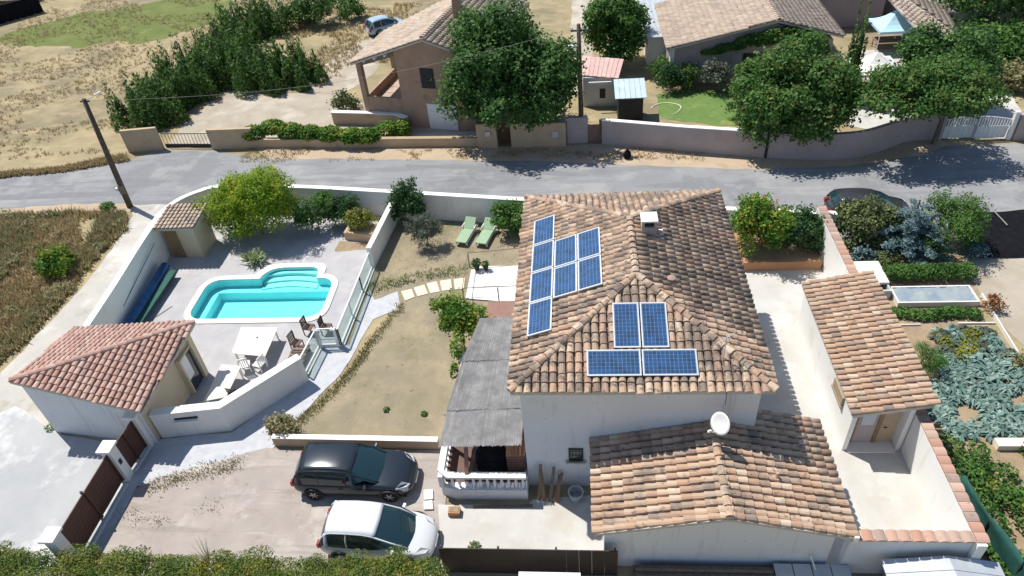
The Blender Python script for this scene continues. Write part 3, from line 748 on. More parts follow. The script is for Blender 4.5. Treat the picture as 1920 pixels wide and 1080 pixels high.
# ---------------------------------------------------------------- pool
pool = thing('swimming_pool', 'turquoise swimming pool with rounded stepped bay and cream stone rim', 'swimming pool', (-17, 28.2, 0))
def ring(name, a, b, z0, z1, m, par):
    n = len(a); mb = MB(); vs = [(p[0], p[1], z1) for p in a] + [(p[0], p[1], z1) for p in b] + [(p[0], p[1], z0) for p in b] + [(p[0], p[1], z0) for p in a]
    fs = []
    for i in range(n):
        j = (i + 1) % n; fs += [(i, j, n + j, n + i), (n + i, n + j, 2 * n + j, 2 * n + i), (2 * n + i, 2 * n + j, 3 * n + j, 3 * n + i), (3 * n + i, 3 * n + j, j, i)]
    return mb.add(vs, fs).obj(name, m, par)
ring('rim', pool_outline(.34), pool_outline(0), -.02, .07, M_poolrim, pool)
po = pool_outline(.0)
n = len(po)
mb = MB()
mb.add([(p[0], p[1], .0) for p in po] + [(p[0], p[1], -.5) for p in po], [(i, (i + 1) % n, n + (i + 1) % n, n + i) for i in range(n)])
inner = [(max(min(p[0], -13.72), -20.1), max(min(p[1], 29.35), 26.75)) for p in po]
mb.add([(p[0], p[1], -.5) for p in po] + [(p[0], p[1], -.5) for p in inner] + [(p[0], p[1], -1.05) for p in inner], [(i, (i + 1) % n, n + (i + 1) % n, n + i) for i in range(n)] + [(n + i, n + (i + 1) % n, 2 * n + (i + 1) % n, 2 * n + i) for i in range(n)] + [tuple(range(2 * n, 3 * n))])
mb.obj('basin', M_liner, pool)
for i, (yy, zz) in enumerate(((30.45, -.16), (30.05, -.34), (29.62, -.44))):
    pts = []
    for j in range(13):
        t = j / 12; pts.append((-17.68 + 3.15 * t, yy - .05 + .22 * math.sin(math.pi * t)))
    poly = pts + [(-14.53, 30.8 if yy > 30 else 30.8), (-17.68, 30.8)]
    MB().prism([(max(p[0], -17.7), min(p[1], 30.84)) for p in poly], -.498, zz).obj('step', M_liner_lt, pool)
wm = bpy.data.materials.new('pool_water'); wm.use_nodes = True
N = wm.node_tree.nodes; Lk = wm.node_tree.links
tr = N.new('ShaderNodeBsdfTransparent'); tr.inputs[0].default_value = (.55, .96, .97, 1)
gl = N.new('ShaderNodeBsdfGlossy'); gl.inputs['Roughness'].default_value = .03
lw_ = N.new('ShaderNodeFresnel'); lw_.inputs[0].default_value = 1.33
nn_ = N.new('ShaderNodeTexNoise'); nn_.inputs['Scale'].default_value = 4; bp_ = N.new('ShaderNodeBump'); bp_.inputs['Strength'].default_value = .25; bp_.inputs['Distance'].default_value = .05
ge_ = N.new('ShaderNodeNewGeometry'); Lk.new(ge_.outputs['Position'], nn_.inputs['Vector']); Lk.new(nn_.outputs[0], bp_.inputs['Height'])
Lk.new(bp_.outputs[0], gl.inputs['Normal']); Lk.new(bp_.outputs[0], lw_.inputs['Normal'])
mx_ = N.new('ShaderNodeMixShader'); Lk.new(lw_.outputs[0], mx_.inputs[0]); Lk.new(tr.outputs[0], mx_.inputs[1]); Lk.new(gl.outputs[0], mx_.inputs[2])
Lk.new(mx_.outputs[0], N['Material Output'].inputs['Surface'])
w = sheet('water', pool_outline(-.002), -.07, wm, parent=pool); w.location = -pool.location; del w['kind']

# glass pool fence: posts, rail and panes
gm_ = bpy.data.materials.new('clear_glass'); gm_.use_nodes = True
N = gm_.node_tree.nodes; Lk = gm_.node_tree.links
tr = N.new('ShaderNodeBsdfTransparent'); tr.inputs[0].default_value = (.80, .87, .86, 1)
gl = N.new('ShaderNodeBsdfGlossy'); gl.inputs['Roughness'].default_value = .05; gl.inputs[0].default_value = (.9, .95, .95, 1)
mx_ = N.new('ShaderNodeMixShader'); mx_.inputs[0].default_value = .12
Lk.new(tr.outputs[0], mx_.inputs[1]); Lk.new(gl.outputs[0], mx_.inputs[2]); Lk.new(mx_.outputs[0], N['Material Output'].inputs['Surface'])
fence = thing('pool_fence', 'glass panel pool fence with pale metal rails beside the white gravel path', 'fence', (-11.6, 27.5, 0))
def fence_run(root, pts, h=1.12):
    for (a, b) in zip(pts[:-1], pts[1:]):
        a = Vector((*a, 0)); b = Vector((*b, 0)); L = (b - a).length; k = max(1, round(L / 2.1)); d = (b - a) / k; e = d.normalized()
        MB().beam(a + Vector((0, 0, .14)), b + Vector((0, 0, .14)), .07, .10).beam(a + Vector((.12, 0, .06)), b + Vector((.12, 0, .06)), .06, .08).obj('bottom_rail', M_white, root)
        MB().beam(a + Vector((0, 0, h)), b + Vector((0, 0, h)), .06, .05).obj('top_rail', M_white, root)
        for i in range(k + 1):
            p = a + d * i; MB().beam(p, p + Vector((0, 0, h - .03)), .06, .06).obj('post', M_alu if i % 2 == 0 else M_dark, root)
        for i in range(k):
            p = a + d * i + e * .05; q = a + d * (i + 1) - e * .05
            MB().beam(p + Vector((0, 0, .65)), q + Vector((0, 0, .65)), .012, .88).obj('glass_pane', gm_, root)
fence_run(fence, [(-11.5, 30.6), (-11.72, 24.55)])
fence_run(fence, [(-12.82, 24.4), (-13.0, 22.6)])
gate = thing('pool_gate', 'pale framed pool gate turned across the gap in the fence', 'gate', (-12.3, 24.45, 0))
fence_run(gate, [(-12.75, 24.48), (-11.8, 24.52)], 1.2)
MB().beam((-12.7, 24.4, .1), (-12.7, 24.4, 1.2), .14, .05).beam((-11.85, 24.44, .1), (-11.85, 24.44, 1.2), .14, .05).beam((-12.7, 24.4, .62), (-11.85, 24.44, .62), .05, .1).obj('gate_frame', M_alu, gate)

# patio furniture
def table(name, label, pts, h, m, group=None, pole=False):
    P = [Vector(p) for p in pts]; c = sum(P, Vector((0, 0))) / 4
    t = thing(name, label, 'table', (c.x, c.y, 0), group)
    MB().prism([(p.x, p.y) for p in P], h - .04, h).obj('tabletop', m, t, bevel=.015)
    for p in P:
        q = c + (p - c) * .86; MB().box(q.x - .03, q.x + .03, q.y - .03, q.y + .03, 0, h - .041).obj('leg', M_whiteplastic, t)
    if pole: MB().lathe([(.045, 0), (.045, .03)], (c.x + .1, c.y + .2, h + .001), 10).obj('parasol_hole_cover', M_dark, t)
    return t
table('garden_table', 'cream rectangular table standing against the near pool rim', [(-16.90, 25.22), (-14.97, 25.14), (-14.96, 23.15), (-16.71, 23.38)], .74, M_creamtop, pole=True)
table('garden_table', 'long cream table between the pool house and the angled wall', [(-16.93, 22.65), (-15.92, 22.53), (-15.92, 20.62), (-16.89, 20.37)], .74, M_creamtop)
def chair(name, label, x, y, rz, m, group=None, white=False):
    t = thing(name, label, 'chair', (x, y, 0), group, rz)
    MB().box(-.24, .24, -.24, .24, .40, .44).obj('seat', m, t, world=False, bevel=.01)
    b = MB()
    for i in range(5): b.box(-.21 + i * .092, -.16 + i * .092, .225, .25, .46, .93)
    b.box(-.24, .24, .222, .253, .93, .99).obj('backrest', m, t, world=False)
    for sx in (-1, 1):
        for sy in (-1, 1): MB().beam((sx * .21, sy * .21, 0), (sx * .21, sy * .21, .4 if sy < 0 else .95), .04, .04).obj('leg', m, t, world=False)
    return t
chair('garden_chair', 'white chair at the end of the cream table by the pool', -16.0, 22.95, R(200), M_white)
chair('garden_chair', 'white chair tucked beside the long cream table', -15.3, 23.0, R(250), M_white)
chair('patio_chair', 'dark brown chair nearest the pool rim', -13.6, 25.5, R(80), M_brown, 'dark brown patio chairs by the pool gate')
chair('patio_chair', 'dark brown chair behind the pool gate panel', -12.7, 25.5, R(85), M_brown, 'dark brown patio chairs by the pool gate')
chair('patio_chair', 'dark brown chair in front of the slatted low table', -13.9, 24.4, R(75), M_brown, 'dark brown patio chairs by the pool gate')
t = thing('slatted_table', 'low brown slatted table beside the angled wall end', 'table', (-13.5, 23.7, 0))
for i in range(7): MB().box(-14.0, -13.15, 22.9 + i * .2, 23.04 + i * .2, .38, .41).obj('slat', M_oldwood if i % 2 else M_brown, t)
MB().box(-13.95, -13.88, 22.9, 24.2, 0, .379).box(-13.27, -13.2, 22.9, 24.2, 0, .379).obj('frame', M_brown, t)
chair('patio_chair', 'dark chair half hidden behind the angled wall', -15.75, 21.1, R(170), M_dark)
t = thing('pool_cover_roller', 'long rolled blue pool cover lying along the inner wall', 'pool cover', (-23.1, 28.2, 0))
MB().tube([(-23.15, 25.2, .55), (-23.4, 30.6, .55)], [.24, .26], 12).obj('cover_roll', M_blue, t, smooth=True)
MB().box(-23.05, -22.65, 25.6, 30.3, .38, .46).obj('cover_fold', M_netting, t)
for y in (25.1, 30.7): MB().beam((-23.65, y, 0), (-23.65, y, .62), .06, .06).beam((-23.0, y, 0), (-23.5, y, .6), .05, .05).obj('stand', M_alu, t)
t = thing('cleaning_pole', 'thin blue telescopic pool pole leaning on the white wall', 'pole', (-24.1, 28, 0))
MB().tube([(-23.6, 26.5, 1.1), (-23.85, 31.2, 1.7)], .02, 6).obj('tube', M_blue, t)
MB().tube([(-22.6, 26.6, .02), (-21.9, 27.7, .02)], .03, 5).obj('net_handle', M_oldwood, t)

# sun loungers
def lounger(label, x, y, rz):
    t = thing('sun_lounger', label, 'sun lounger', (x, y, 0), 'pale green sun loungers on the dry lawn', rz)
    MB().box(-.33, .33, -1.0, .35, .30, .37).obj('seat_cushion', M_green_cush, t, world=False, bevel=.02)
    MB().beam((0, .35, .35), (0, .92, .80), .66, .07).obj('backrest', M_green_cush, t, world=False, bevel=.02)
    MB().box(-.35, -.31, -1.0, .9, .22, .28).box(.31, .35, -1.0, .9, .22, .28).obj('frame', M_white, t, world=False)
    MB().beam((-.37, .25, .5), (-.37, .75, .5), .04, .03).beam((.37, .25, .5), (.37, .75, .5), .04, .03).beam((-.37, .3, .25), (-.37, .3, .5), .03, .03).beam((.37, .3, .25), (.37, .3, .5), .03, .03).obj('armrest', M_white, t, world=False)
    for sx in (-1, 1):
        for yy in (-.85, .6): MB().beam((sx * .32, yy, 0), (sx * .32, yy, .22), .04, .04).obj('leg', M_white, t, world=False)
lounger('pale green sun lounger further from the laurel bush', -6.5, 33.4, R(-14))
lounger('pale green sun lounger close to the laurel bush', -5.35, 33.25, R(-14))

# stepping slabs, deck, barrier
SL = [[(-9.51, 28.56), (-8.97, 28.76), (-8.69, 28.10), (-9.15, 27.81)], [(-8.87, 28.85), (-8.33, 29.10), (-8.02, 28.34), (-8.55, 28.14)], [(-8.23, 29.18), (-7.70, 29.35), (-7.41, 28.50), (-7.91, 28.38)], [(-7.54, 29.39), (-6.94, 29.50), (-6.78, 28.66), (-7.30, 28.54)], [(-6.80, 29.50), (-6.20, 29.62), (-6.15, 28.68), (-6.63, 28.65)]]
path = bpy.data.objects['garden_lawn']
for q in SL: MB().prism(q, .01, .065).obj('paving_slab', M_slab, path, bevel=.01)
tr_ = sheet('terrace', [(-5.92, 30.25), (-2.2, 30.6), (-2.2, 27.3), (-5.97, 27.86)], .10, M_wdeck, label=None)
for i in range(3):
    for j in range(5):
        x = -5.75 + j * .74; y = 27.9 + i * .87
        if x + .7 > -2.2: continue
        MB().box(x + (.0 if i else .05), x + .72, y, y + .84, .102, .125 + rnd.uniform(0, .006)).obj('terrace_tile', M_wdeck, tr_)
MB().box(-4.7, -2.2, 25.9, 27.2, .03, .45).obj('terrace_step', M_wood_beam, kind='structure')
t = thing('terrace_railing', 'thin metal railing round the pale terrace beside the house', 'railing', (-5.9, 29, 0))
for (x, y) in ((-6.05, 30.55), (-6.0, 27.6), (-4.2, 27.6)): MB().beam((x, y, 0), (x, y, 1.0), .05, .05).obj('post', M_oldwood, t)
MB().tube([(-6.05, 30.55, 1.0), (-2.3, 31.0, 1.0)], .02, 5).tube([(-6.05, 30.55, 1.0), (-6.0, 27.6, 1.0)], .02, 5).tube([(-6.0, 27.6, 1.0), (-2.3, 27.75, 1.0)], .02, 5).obj('rail', M_oldwood, t)
t = thing('potted_plant', 'dark potted plants standing on the corner of the pale terrace', 'plant', (-5.5, 30.2, .12))
MB().lathe([(.12, 0), (.18, .3), (.15, .3)], (-5.6, 30.2, .12)).lathe([(.1, 0), (.15, .25), (.12, .25)], (-5.1, 30.15, .12)).obj('pot', M_dark, t)
V, F = leaf_arrays([(-5.6, 30.2, .6, .28, .28, .28), (-5.1, 30.15, .5, .22, .22, .22)], 260, .12, 3); quads_obj('foliage', V, F, L_dark, t)

# ---------------------------------------------------------------- pergola with reed mats, raised balustraded terrace
pg = thing('pergola', 'lean-to pergola roofed with weathered grey reed mats against the house', 'pergola', (-3.9, 20, 0))
def reed(name, x0, x1, y0, y1, z0, z1, seed, j=.12, skew=0):
    g = random.Random(seed); V = []; F = []
    n = int((x1 - x0) / .026)
    for i in range(n):
        t = i / n; x = x0 + (x1 - x0) * t
        a = y0 + g.uniform(-j, j * .4) + .07 * noise.noise(Vector((x * 1.7, seed, 0))); b = y1 + g.uniform(-j * .3, j * .3)
        for s in range(2):
            pass
        k = len(V); w = .0125; zz = g.uniform(-.008, .008)
        m_ = (a + b) / 2
        for (y, dz, sk) in ((a, 0, 0), (m_, -.05 * math.sin(t * math.pi * 2.5) , .5), (b, 0, 1)):
            sag = z0 + (z1 - z0) * (1 - t) + dz + zz
            xx = x + skew * sk * (1 - t)
            V += [(xx - w, y, sag - .012), (xx, y, sag + .012), (xx + w, y, sag - .012)]
        for s in range(2):
            q = k + s * 3; F += [(q, q + 1, q + 4, q + 3), (q + 1, q + 2, q + 5, q + 4)]
    return quads_obj(name, V, F, M_reed, pg, kind='stuff')
reed('reed_mat', -5.42, -2.3, 16.55, 18.55, 2.62, 2.50, 1, .05, .1)
reed('reed_mat', -5.36, -2.3, 18.3, 21.2, 2.65, 2.53, 2, .06, .35)
reed('reed_mat', -5.05, -2.3, 20.95, 23.6, 2.68, 2.56, 3, .06, .5)
MB().beam((-5.18, 16.8, 2.40), (-4.5, 23.4, 2.44), .1, .14).beam((-2.35, 16.6, 2.5), (-2.35, 23.5, 2.5), .08, .12).obj('beam', M_wood_beam, pg)
for y in (17.0, 18.7, 20.4, 22.1, 23.4): MB().beam((-5.15 + (y - 17) * .11, y, 2.38), (-2.3, y, 2.38), .07, .08).obj('rafter', M_wood_beam, pg)
MB().beam((-4.45, 15.99, 1.15), (-4.45, 16.9, 2.44), .14, .14).obj('brace', M_wood_beam, pg)
for (x, y) in ((-5.3, 17.9), (-4.65, 23.2)): MB().box(x - .06, x + .06, y - .06, y + .06, .5, 2.36).obj('post', M_wood_beam, pg)
terr = MB().prism([(-5.55, 16.15), (-5.0, 15.95), (-2.185, 15.95), (-2.185, 23.4), (-5.55, 23.4)], 0, .62)
terr = terr.obj('raised_terrace', M_render, kind='structure')
sheet('terrace_floor', [(-5.4, 16.3), (-2.3, 16.3), (-2.3, 23.3), (-5.4, 23.3)], .625, mat('dark_clay_floor', (.17, .10, .08), (.12, .075, .06), 2, .8))
bal = thing('balustrade', 'white balustrade with turned balusters round the covered terrace', 'balustrade', (-3.9, 16.1, .62))
def baluster(x, y, z):
    o = MB().lathe([(.05, 0), (.05, .05), (.03, .1), (.065, .22), (.07, .3), (.035, .45), (.03, .55), (.05, .6), (.05, .64)], (x, y, z), 8).obj('baluster', M_coping, bal, smooth=False)
    return o
for i in range(11): baluster(-5.05 + i * .272, 16.09, .64)
for i in range(6): baluster(-5.48, 16.5 + i * .27, .64)
MB().box(-5.6, -5.35, 16.3, 18.0, 1.29, 1.40).obj('rail', M_coping, bal)
MB().box(-5.2, -2.2, 15.96, 16.22, 1.29, 1.40).obj('rail', M_coping, bal)
MB().prism([(-5.6, 16.3), (-5.2, 15.96), (-5.2, 16.22), (-5.35, 16.3)], 1.29, 1.40).obj('rail', M_coping, bal)
MB().box(-5.58, -5.4, 16.05, 16.28, .62, 1.289).obj('pier', M_render, bal)
t = thing('round_table', 'round table under a dark cloth on the covered terrace', 'table', (-3.6, 17.0, .62))
MB().lathe([(.62, 0), (.64, .55), (.62, .72), (.5, .78), (.2, .80)], (-3.6, 17.1, .62), 20).obj('tablecloth', M_black, t, smooth=True)
t = thing('brick_oven', 'red brick stack under the pergola beside the house wall', 'barbecue', (-2.7, 17.4, .62))
MB().box(-3.0, -2.25, 16.9, 17.8, .63, 1.5).obj('body', M_terracotta, t)
for r_ in range(5):
    for c_ in range(3): MB().box(-3.0 + c_ * .25 + (r_ % 2) * .02, -2.78 + c_ * .25 + (r_ % 2) * .02, 16.87, 16.905, .66 + r_ * .16, .79 + r_ * .16).obj('brick', M_wood_beam, t)
# things by the house wall
t = thing('firewood_boards', 'weathered boards leaning against the white house wall', 'boards', (-1.3, 16.3, 0))
for i, (x, dx, h, m_) in enumerate(((-1.75, .1, 1.5, M_oldwood), (-1.55, -.12, 1.25, M_timber), (-1.35, .2, 1.35, M_oldwood), (-1.2, .35, 1.0, M_wood_beam), (-1.05, .1, .9, M_timber))):
    MB().beam((x, 15.9 - i * .03, 0), (x + dx, 16.5, h), .12, .03, (0, 1, 0)).obj('board', m_, t)
t = thing('garden_bucket', 'blue-grey plastic tub lying by the white house wall', 'bucket', (-.35, 16.0, 0))
MB().lathe([(.22, 0), (.30, .4), (.31, .42), (.26, .42), (.2, .05)], (-.35, 16.05, 0), 14).obj('tub', M_steel, t, smooth=False)
t = thing('stone_blocks', 'two pale paving blocks between the parked cars and the terrace', 'paving blocks', (-5.6, 15.2, 0))
MB().prism([(-6.33, 16.28), (-5.98, 16.33), (-5.89, 15.89), (-6.24, 15.84)], .03, .12).obj('block', M_wdeck, t)
MB().prism([(-6.25, 15.77), (-5.92, 15.82), (-5.82, 15.44), (-6.18, 15.41)], .03, .12).obj('block', M_wdeck, t)
t = thing('trough', 'small terracotta trough at the corner of the front terrace', 'planter', (-5.0, 15.3, 0))
MB().box(-5.2, -4.75, 15.15, 15.45, .03, .28).obj('body', M_terracotta, t); MB().box(-5.15, -4.8, 15.2, 15.4, .281, .3).obj('soil', M_soil, t)
MB().prism([(-4.3, 15.5), (-2.0, 15.6), (-2.0, 15.75), (-4.3, 15.65)], .036, .05).obj('drain_grate', M_oldwood, kind='structure')

# satellite dish
t = thing('satellite_dish', 'white satellite dish mounted on the shaded house wall above the garage', 'satellite dish', (4.6, 16.4, 4.2))
ctr = Vector((4.5, 15.6, 5.0)); nd = Vector((-.72, -.55, .42)).normalized()
a_ = nd.cross(Vector((0, 0, 1))).normalized(); b_ = a_.cross(nd)
mb = MB(); vs = [ctr]; fs = []; K = 20
for ri, r_ in enumerate((.16, .30, .40)):
    for j in range(K):
        an = 2 * math.pi * j / K; vs.append(ctr + (a_ * math.cos(an) * .92 + b_ * math.sin(an)) * r_ + nd * (.35 * r_ * r_))
fs += [(0, 1 + j, 1 + (j + 1) % K) for j in range(K)]
for ri in range(2): fs += [(1 + ri * K + j, 1 + (ri + 1) * K + j, 1 + (ri + 1) * K + (j + 1) % K, 1 + ri * K + (j + 1) % K) for j in range(K)]
dsh = mb.add(vs, fs).obj('dish', M_white, t, smooth=True); sol = dsh.modifiers.new('thick', 'SOLIDIFY'); sol.thickness = .015
foc = ctr + nd * .55 - b_ * .22
MB().tube([ctr - b_ * .38, foc], .016, 6).obj('feed_arm', M_alu, t)
MB().tube([foc, foc - nd * .14], [.04, .05], 8).obj('receiver', M_white, t)
MB().tube([ctr - nd * .03, ctr - nd * .12 , Vector((4.75, 16.45, 4.7)), Vector((4.75, 16.6, 4.7))], .025, 6).obj('bracket', M_alu, t)
t = thing('roof_aerial', 'thin rooftop aerial mast on the corner hip above the dish', 'aerial', (4.75, 17.5, 6.1))
MB().tube([(4.7, 17.3, 6.2), (4.7, 17.3, 7.35)], .02, 6).obj('mast', M_alu, t)
MB().tube([(4.35, 17.1, 7.2), (5.0, 17.5, 7.3)], .012, 5).tube([(4.5, 17.35, 7.22), (4.6, 17.05, 7.22)], .01, 4).tube([(4.75, 17.5, 7.26), (4.85, 17.2, 7.26)], .01, 4).obj('antenna', M_alu, t)
MB().tube([(4.7, 17.3, 6.3), (4.72, 16.3, 5.85), (4.7, 16.2, 5.2)], .012, 4).obj('cable', M_dark, t)

# ---------------------------------------------------------------- solar panels
def panel(label, o, ux, vx, W_, H_, nc, nr):
    """o corner; ux, vx unit vectors on the roof; W_ along ux, H_ along vx"""
    o = Vector(o); n = ux.cross(vx).normalized()
    if n.z < 0: n = -n
    o = o + n * .17
    c = o + ux * W_ / 2 + vx * H_ / 2
    t = thing('solar_panel', label, 'solar panel', c, 'solar panels on the main house roof')
    P = lambda a, b, z=0: o + ux * a + vx * b + n * z
    g = .02; w = .045
    fr = MB()
    for (a0, b0, a1, b1) in ((g, g, W_ - g, g + w), (g, H_ - g - w, W_ - g, H_ - g), (g, g + w, g + w, H_ - g - w), (W_ - g - w, g + w, W_ - g, H_ - g - w)):
        fr.ext([P(a0, b0, .04), P(a1, b0, .04), P(a1, b1, .04), P(a0, b1, .04)], -n * .05)
    fr.obj('frame', M_alu, t)
    MB().ext([P(g + w, g + w, .03), P(W_ - g - w, g + w, .03), P(W_ - g - w, H_ - g - w, .03), P(g + w, H_ - g - w, .03)], -n * .03).obj('backsheet', M_panelback, t)
    cl = MB(); i0 = g + w + .02; cw_ = (W_ - 2 * i0) / nc; ch2 = (H_ - 2 * i0) / nr
    for i in range(nc):
        for j in range(nr):
            a = i0 + i * cw_ + .006; b = i0 + j * ch2 + .006; a1 = a + cw_ - .012; b1 = b + ch2 - .012
            k = len(cl.v); cl.add([P(a, b, .034), P(a1, b, .034), P(a1, b1, .034), P(a, b1, .034)], [(0, 1, 2, 3)])
    cl.obj('cells', M_cell, t)
    MB().beam(P(W_ * .1, H_ * .25, -.06), P(W_ * .9, H_ * .25, -.06), .05, .09, n).beam(P(W_ * .1, H_ * .75, -.06), P(W_ * .9, H_ * .75, -.06), .05, .09, n).obj('mounting_rail', M_dark, t)
sW = (HZ - HE) / (rx - hx0); uxW = Vector((1, 0, sW)).normalized(); vy = Vector((0, 1, 0))
zW = lambda x: HE + (x - hx0) * sW
cx_ = 1 / math.sqrt(1 + sW * sW)
lab = {(0, 0): 'nearest solar panel in the left eave row', (0, 1): 'second solar panel up in the left eave row', (0, 2): 'third solar panel up in the left eave row', (0, 3): 'single solar panel at the far end of the left eave row',
       (1, 1): 'solar panel in the middle column, nearer of the two', (1, 2): 'solar panel in the middle column, farther of the two', (2, 1): 'solar panel nearest the ridge, nearer of the two', (2, 2): 'solar panel nearest the ridge, farther of the two'}
for (i, j), l in lab.items():
    x = -1.93 + i * .93; yb = (18.6, 20.42, 22.25, 24.08)[j] - (.12 if i else 0)
    panel(l + ' of the left slope', (x, yb, zW(x)), uxW, vy, .93 / cx_, 1.81, 6, 12)
sS = (HZ - HE) / (ry0 - hy0); vS = Vector((0, 1, sS)).normalized(); cS = 1 / math.sqrt(1 + sS * sS); zS = lambda y: HE + (y - hy0) * sS; uxx = Vector((1, 0, 0))
panel('upright solar panel above the left horizontal one on the front slope', (1.06, 17.71, zS(17.71)), uxx, vS, .95, 1.66 / cS, 6, 11)
panel('upright solar panel above the right horizontal one on the front slope', (2.02, 17.71, zS(17.71)), uxx, vS, .95, 1.66 / cS, 6, 11)
panel('horizontal solar panel lower left on the front slope', (.12, 16.75, zS(16.75)), uxx, vS, 1.86, .93 / cS, 12, 6)
panel('horizontal solar panel lower right on the front slope', (1.99, 16.75, zS(16.75)), uxx, vS, 1.86, .93 / cS, 12, 6)

# ---------------------------------------------------------------- gate on the left
gp = [(-18.62, 18.75), (-19.0, 16.75), (-20.5, 13.15)]
def pillar(label, x, y, h=1.95):
    t = thing('gate_pillar', label, 'pillar', (x, y, 0), 'white capped gate pillars')
    MB().box(x - .2, x + .2, y - .22, y + .22, 0, h).obj('shaft', M_render_w, t); MB().box(x - .3, x + .3, y - .32, y + .32, h + .001, h + .12).obj('cap', M_coping, t, bevel=.03)
    return t
pillar('white gate pillar beside the pool house corner', -18.85, 18.6)
p2 = pillar('middle white gate pillar between wicket and driveway gate', -19.05, 16.85)
MB().box(-18.845, -18.82, 16.75, 16.9, 1.0, 1.25).obj('intercom', M_dark, p2)
pillar('white gate pillar at the hedge end of the driveway gate', -19.15, 12.95)
def plank_gate(name, label, a, b, h0, h1, n, cat='gate'):
    a = Vector((*a, 0)); b = Vector((*b, 0)); t = thing(name, label, cat, a)
    for i in range(n):
        z = h0 + (h1 - h0) * (i + .5) / n; MB().beam(a + Vector((0, 0, z)), b + Vector((0, 0, z)), .04, (h1 - h0) / n - .012).obj('board', M_brownwood, t)
    d = (b - a).normalized()
    for p in (a, (a + b) / 2, b): MB().beam(p + Vector((.05, 0, h0)), p + Vector((.05, 0, h1 + .04)), .07, .07).obj('stile', M_brownwood, t)
    return t
plank_gate('wicket_gate', 'small brown boarded gate between two white pillars', (-18.9, 18.35), (-19.02, 17.1), .12, 1.75, 8)
dg = plank_gate('driveway_gate', 'long brown boarded sliding gate across the driveway', (-19.08, 16.6), (-19.12, 13.2), .12, 1.75, 8)
MB().beam((-18.85, 16.5, .05), (-18.88, 12.8, .05), .08, .05).beam((-18.72, 18.4, .05), (-18.82, 17.1, .05), .08, .05).obj('rail_track', M_whiteplastic, dg)
MB().beam((-19.16, 14.9, .05), (-19.16, 14.9, 1.82), .08, .08).obj('stop_post', M_dark, dg)

# dark boarded fence at the bottom, with posts
t = thing('dark_fence', 'dark brown boarded fence at the end of the front terrace', 'fence', (-2, 13, 0))
for i in range(14):
    x0 = -5.05 + i * .437
    MB().box(x0, x0 + .434, 12.93, 12.965, .02, 1.6).obj('board', mat('dark_board', (.045, .032, .03), (.035, .028, .028), 4, .6) if i == 0 else bpy.data.materials['dark_board'], t)
for i in range(4): MB().box(-5.0 + i * 1.98, -4.94 + i * 1.98, 12.97, 13.03, .0, 1.66).obj('post', M_dark, t)

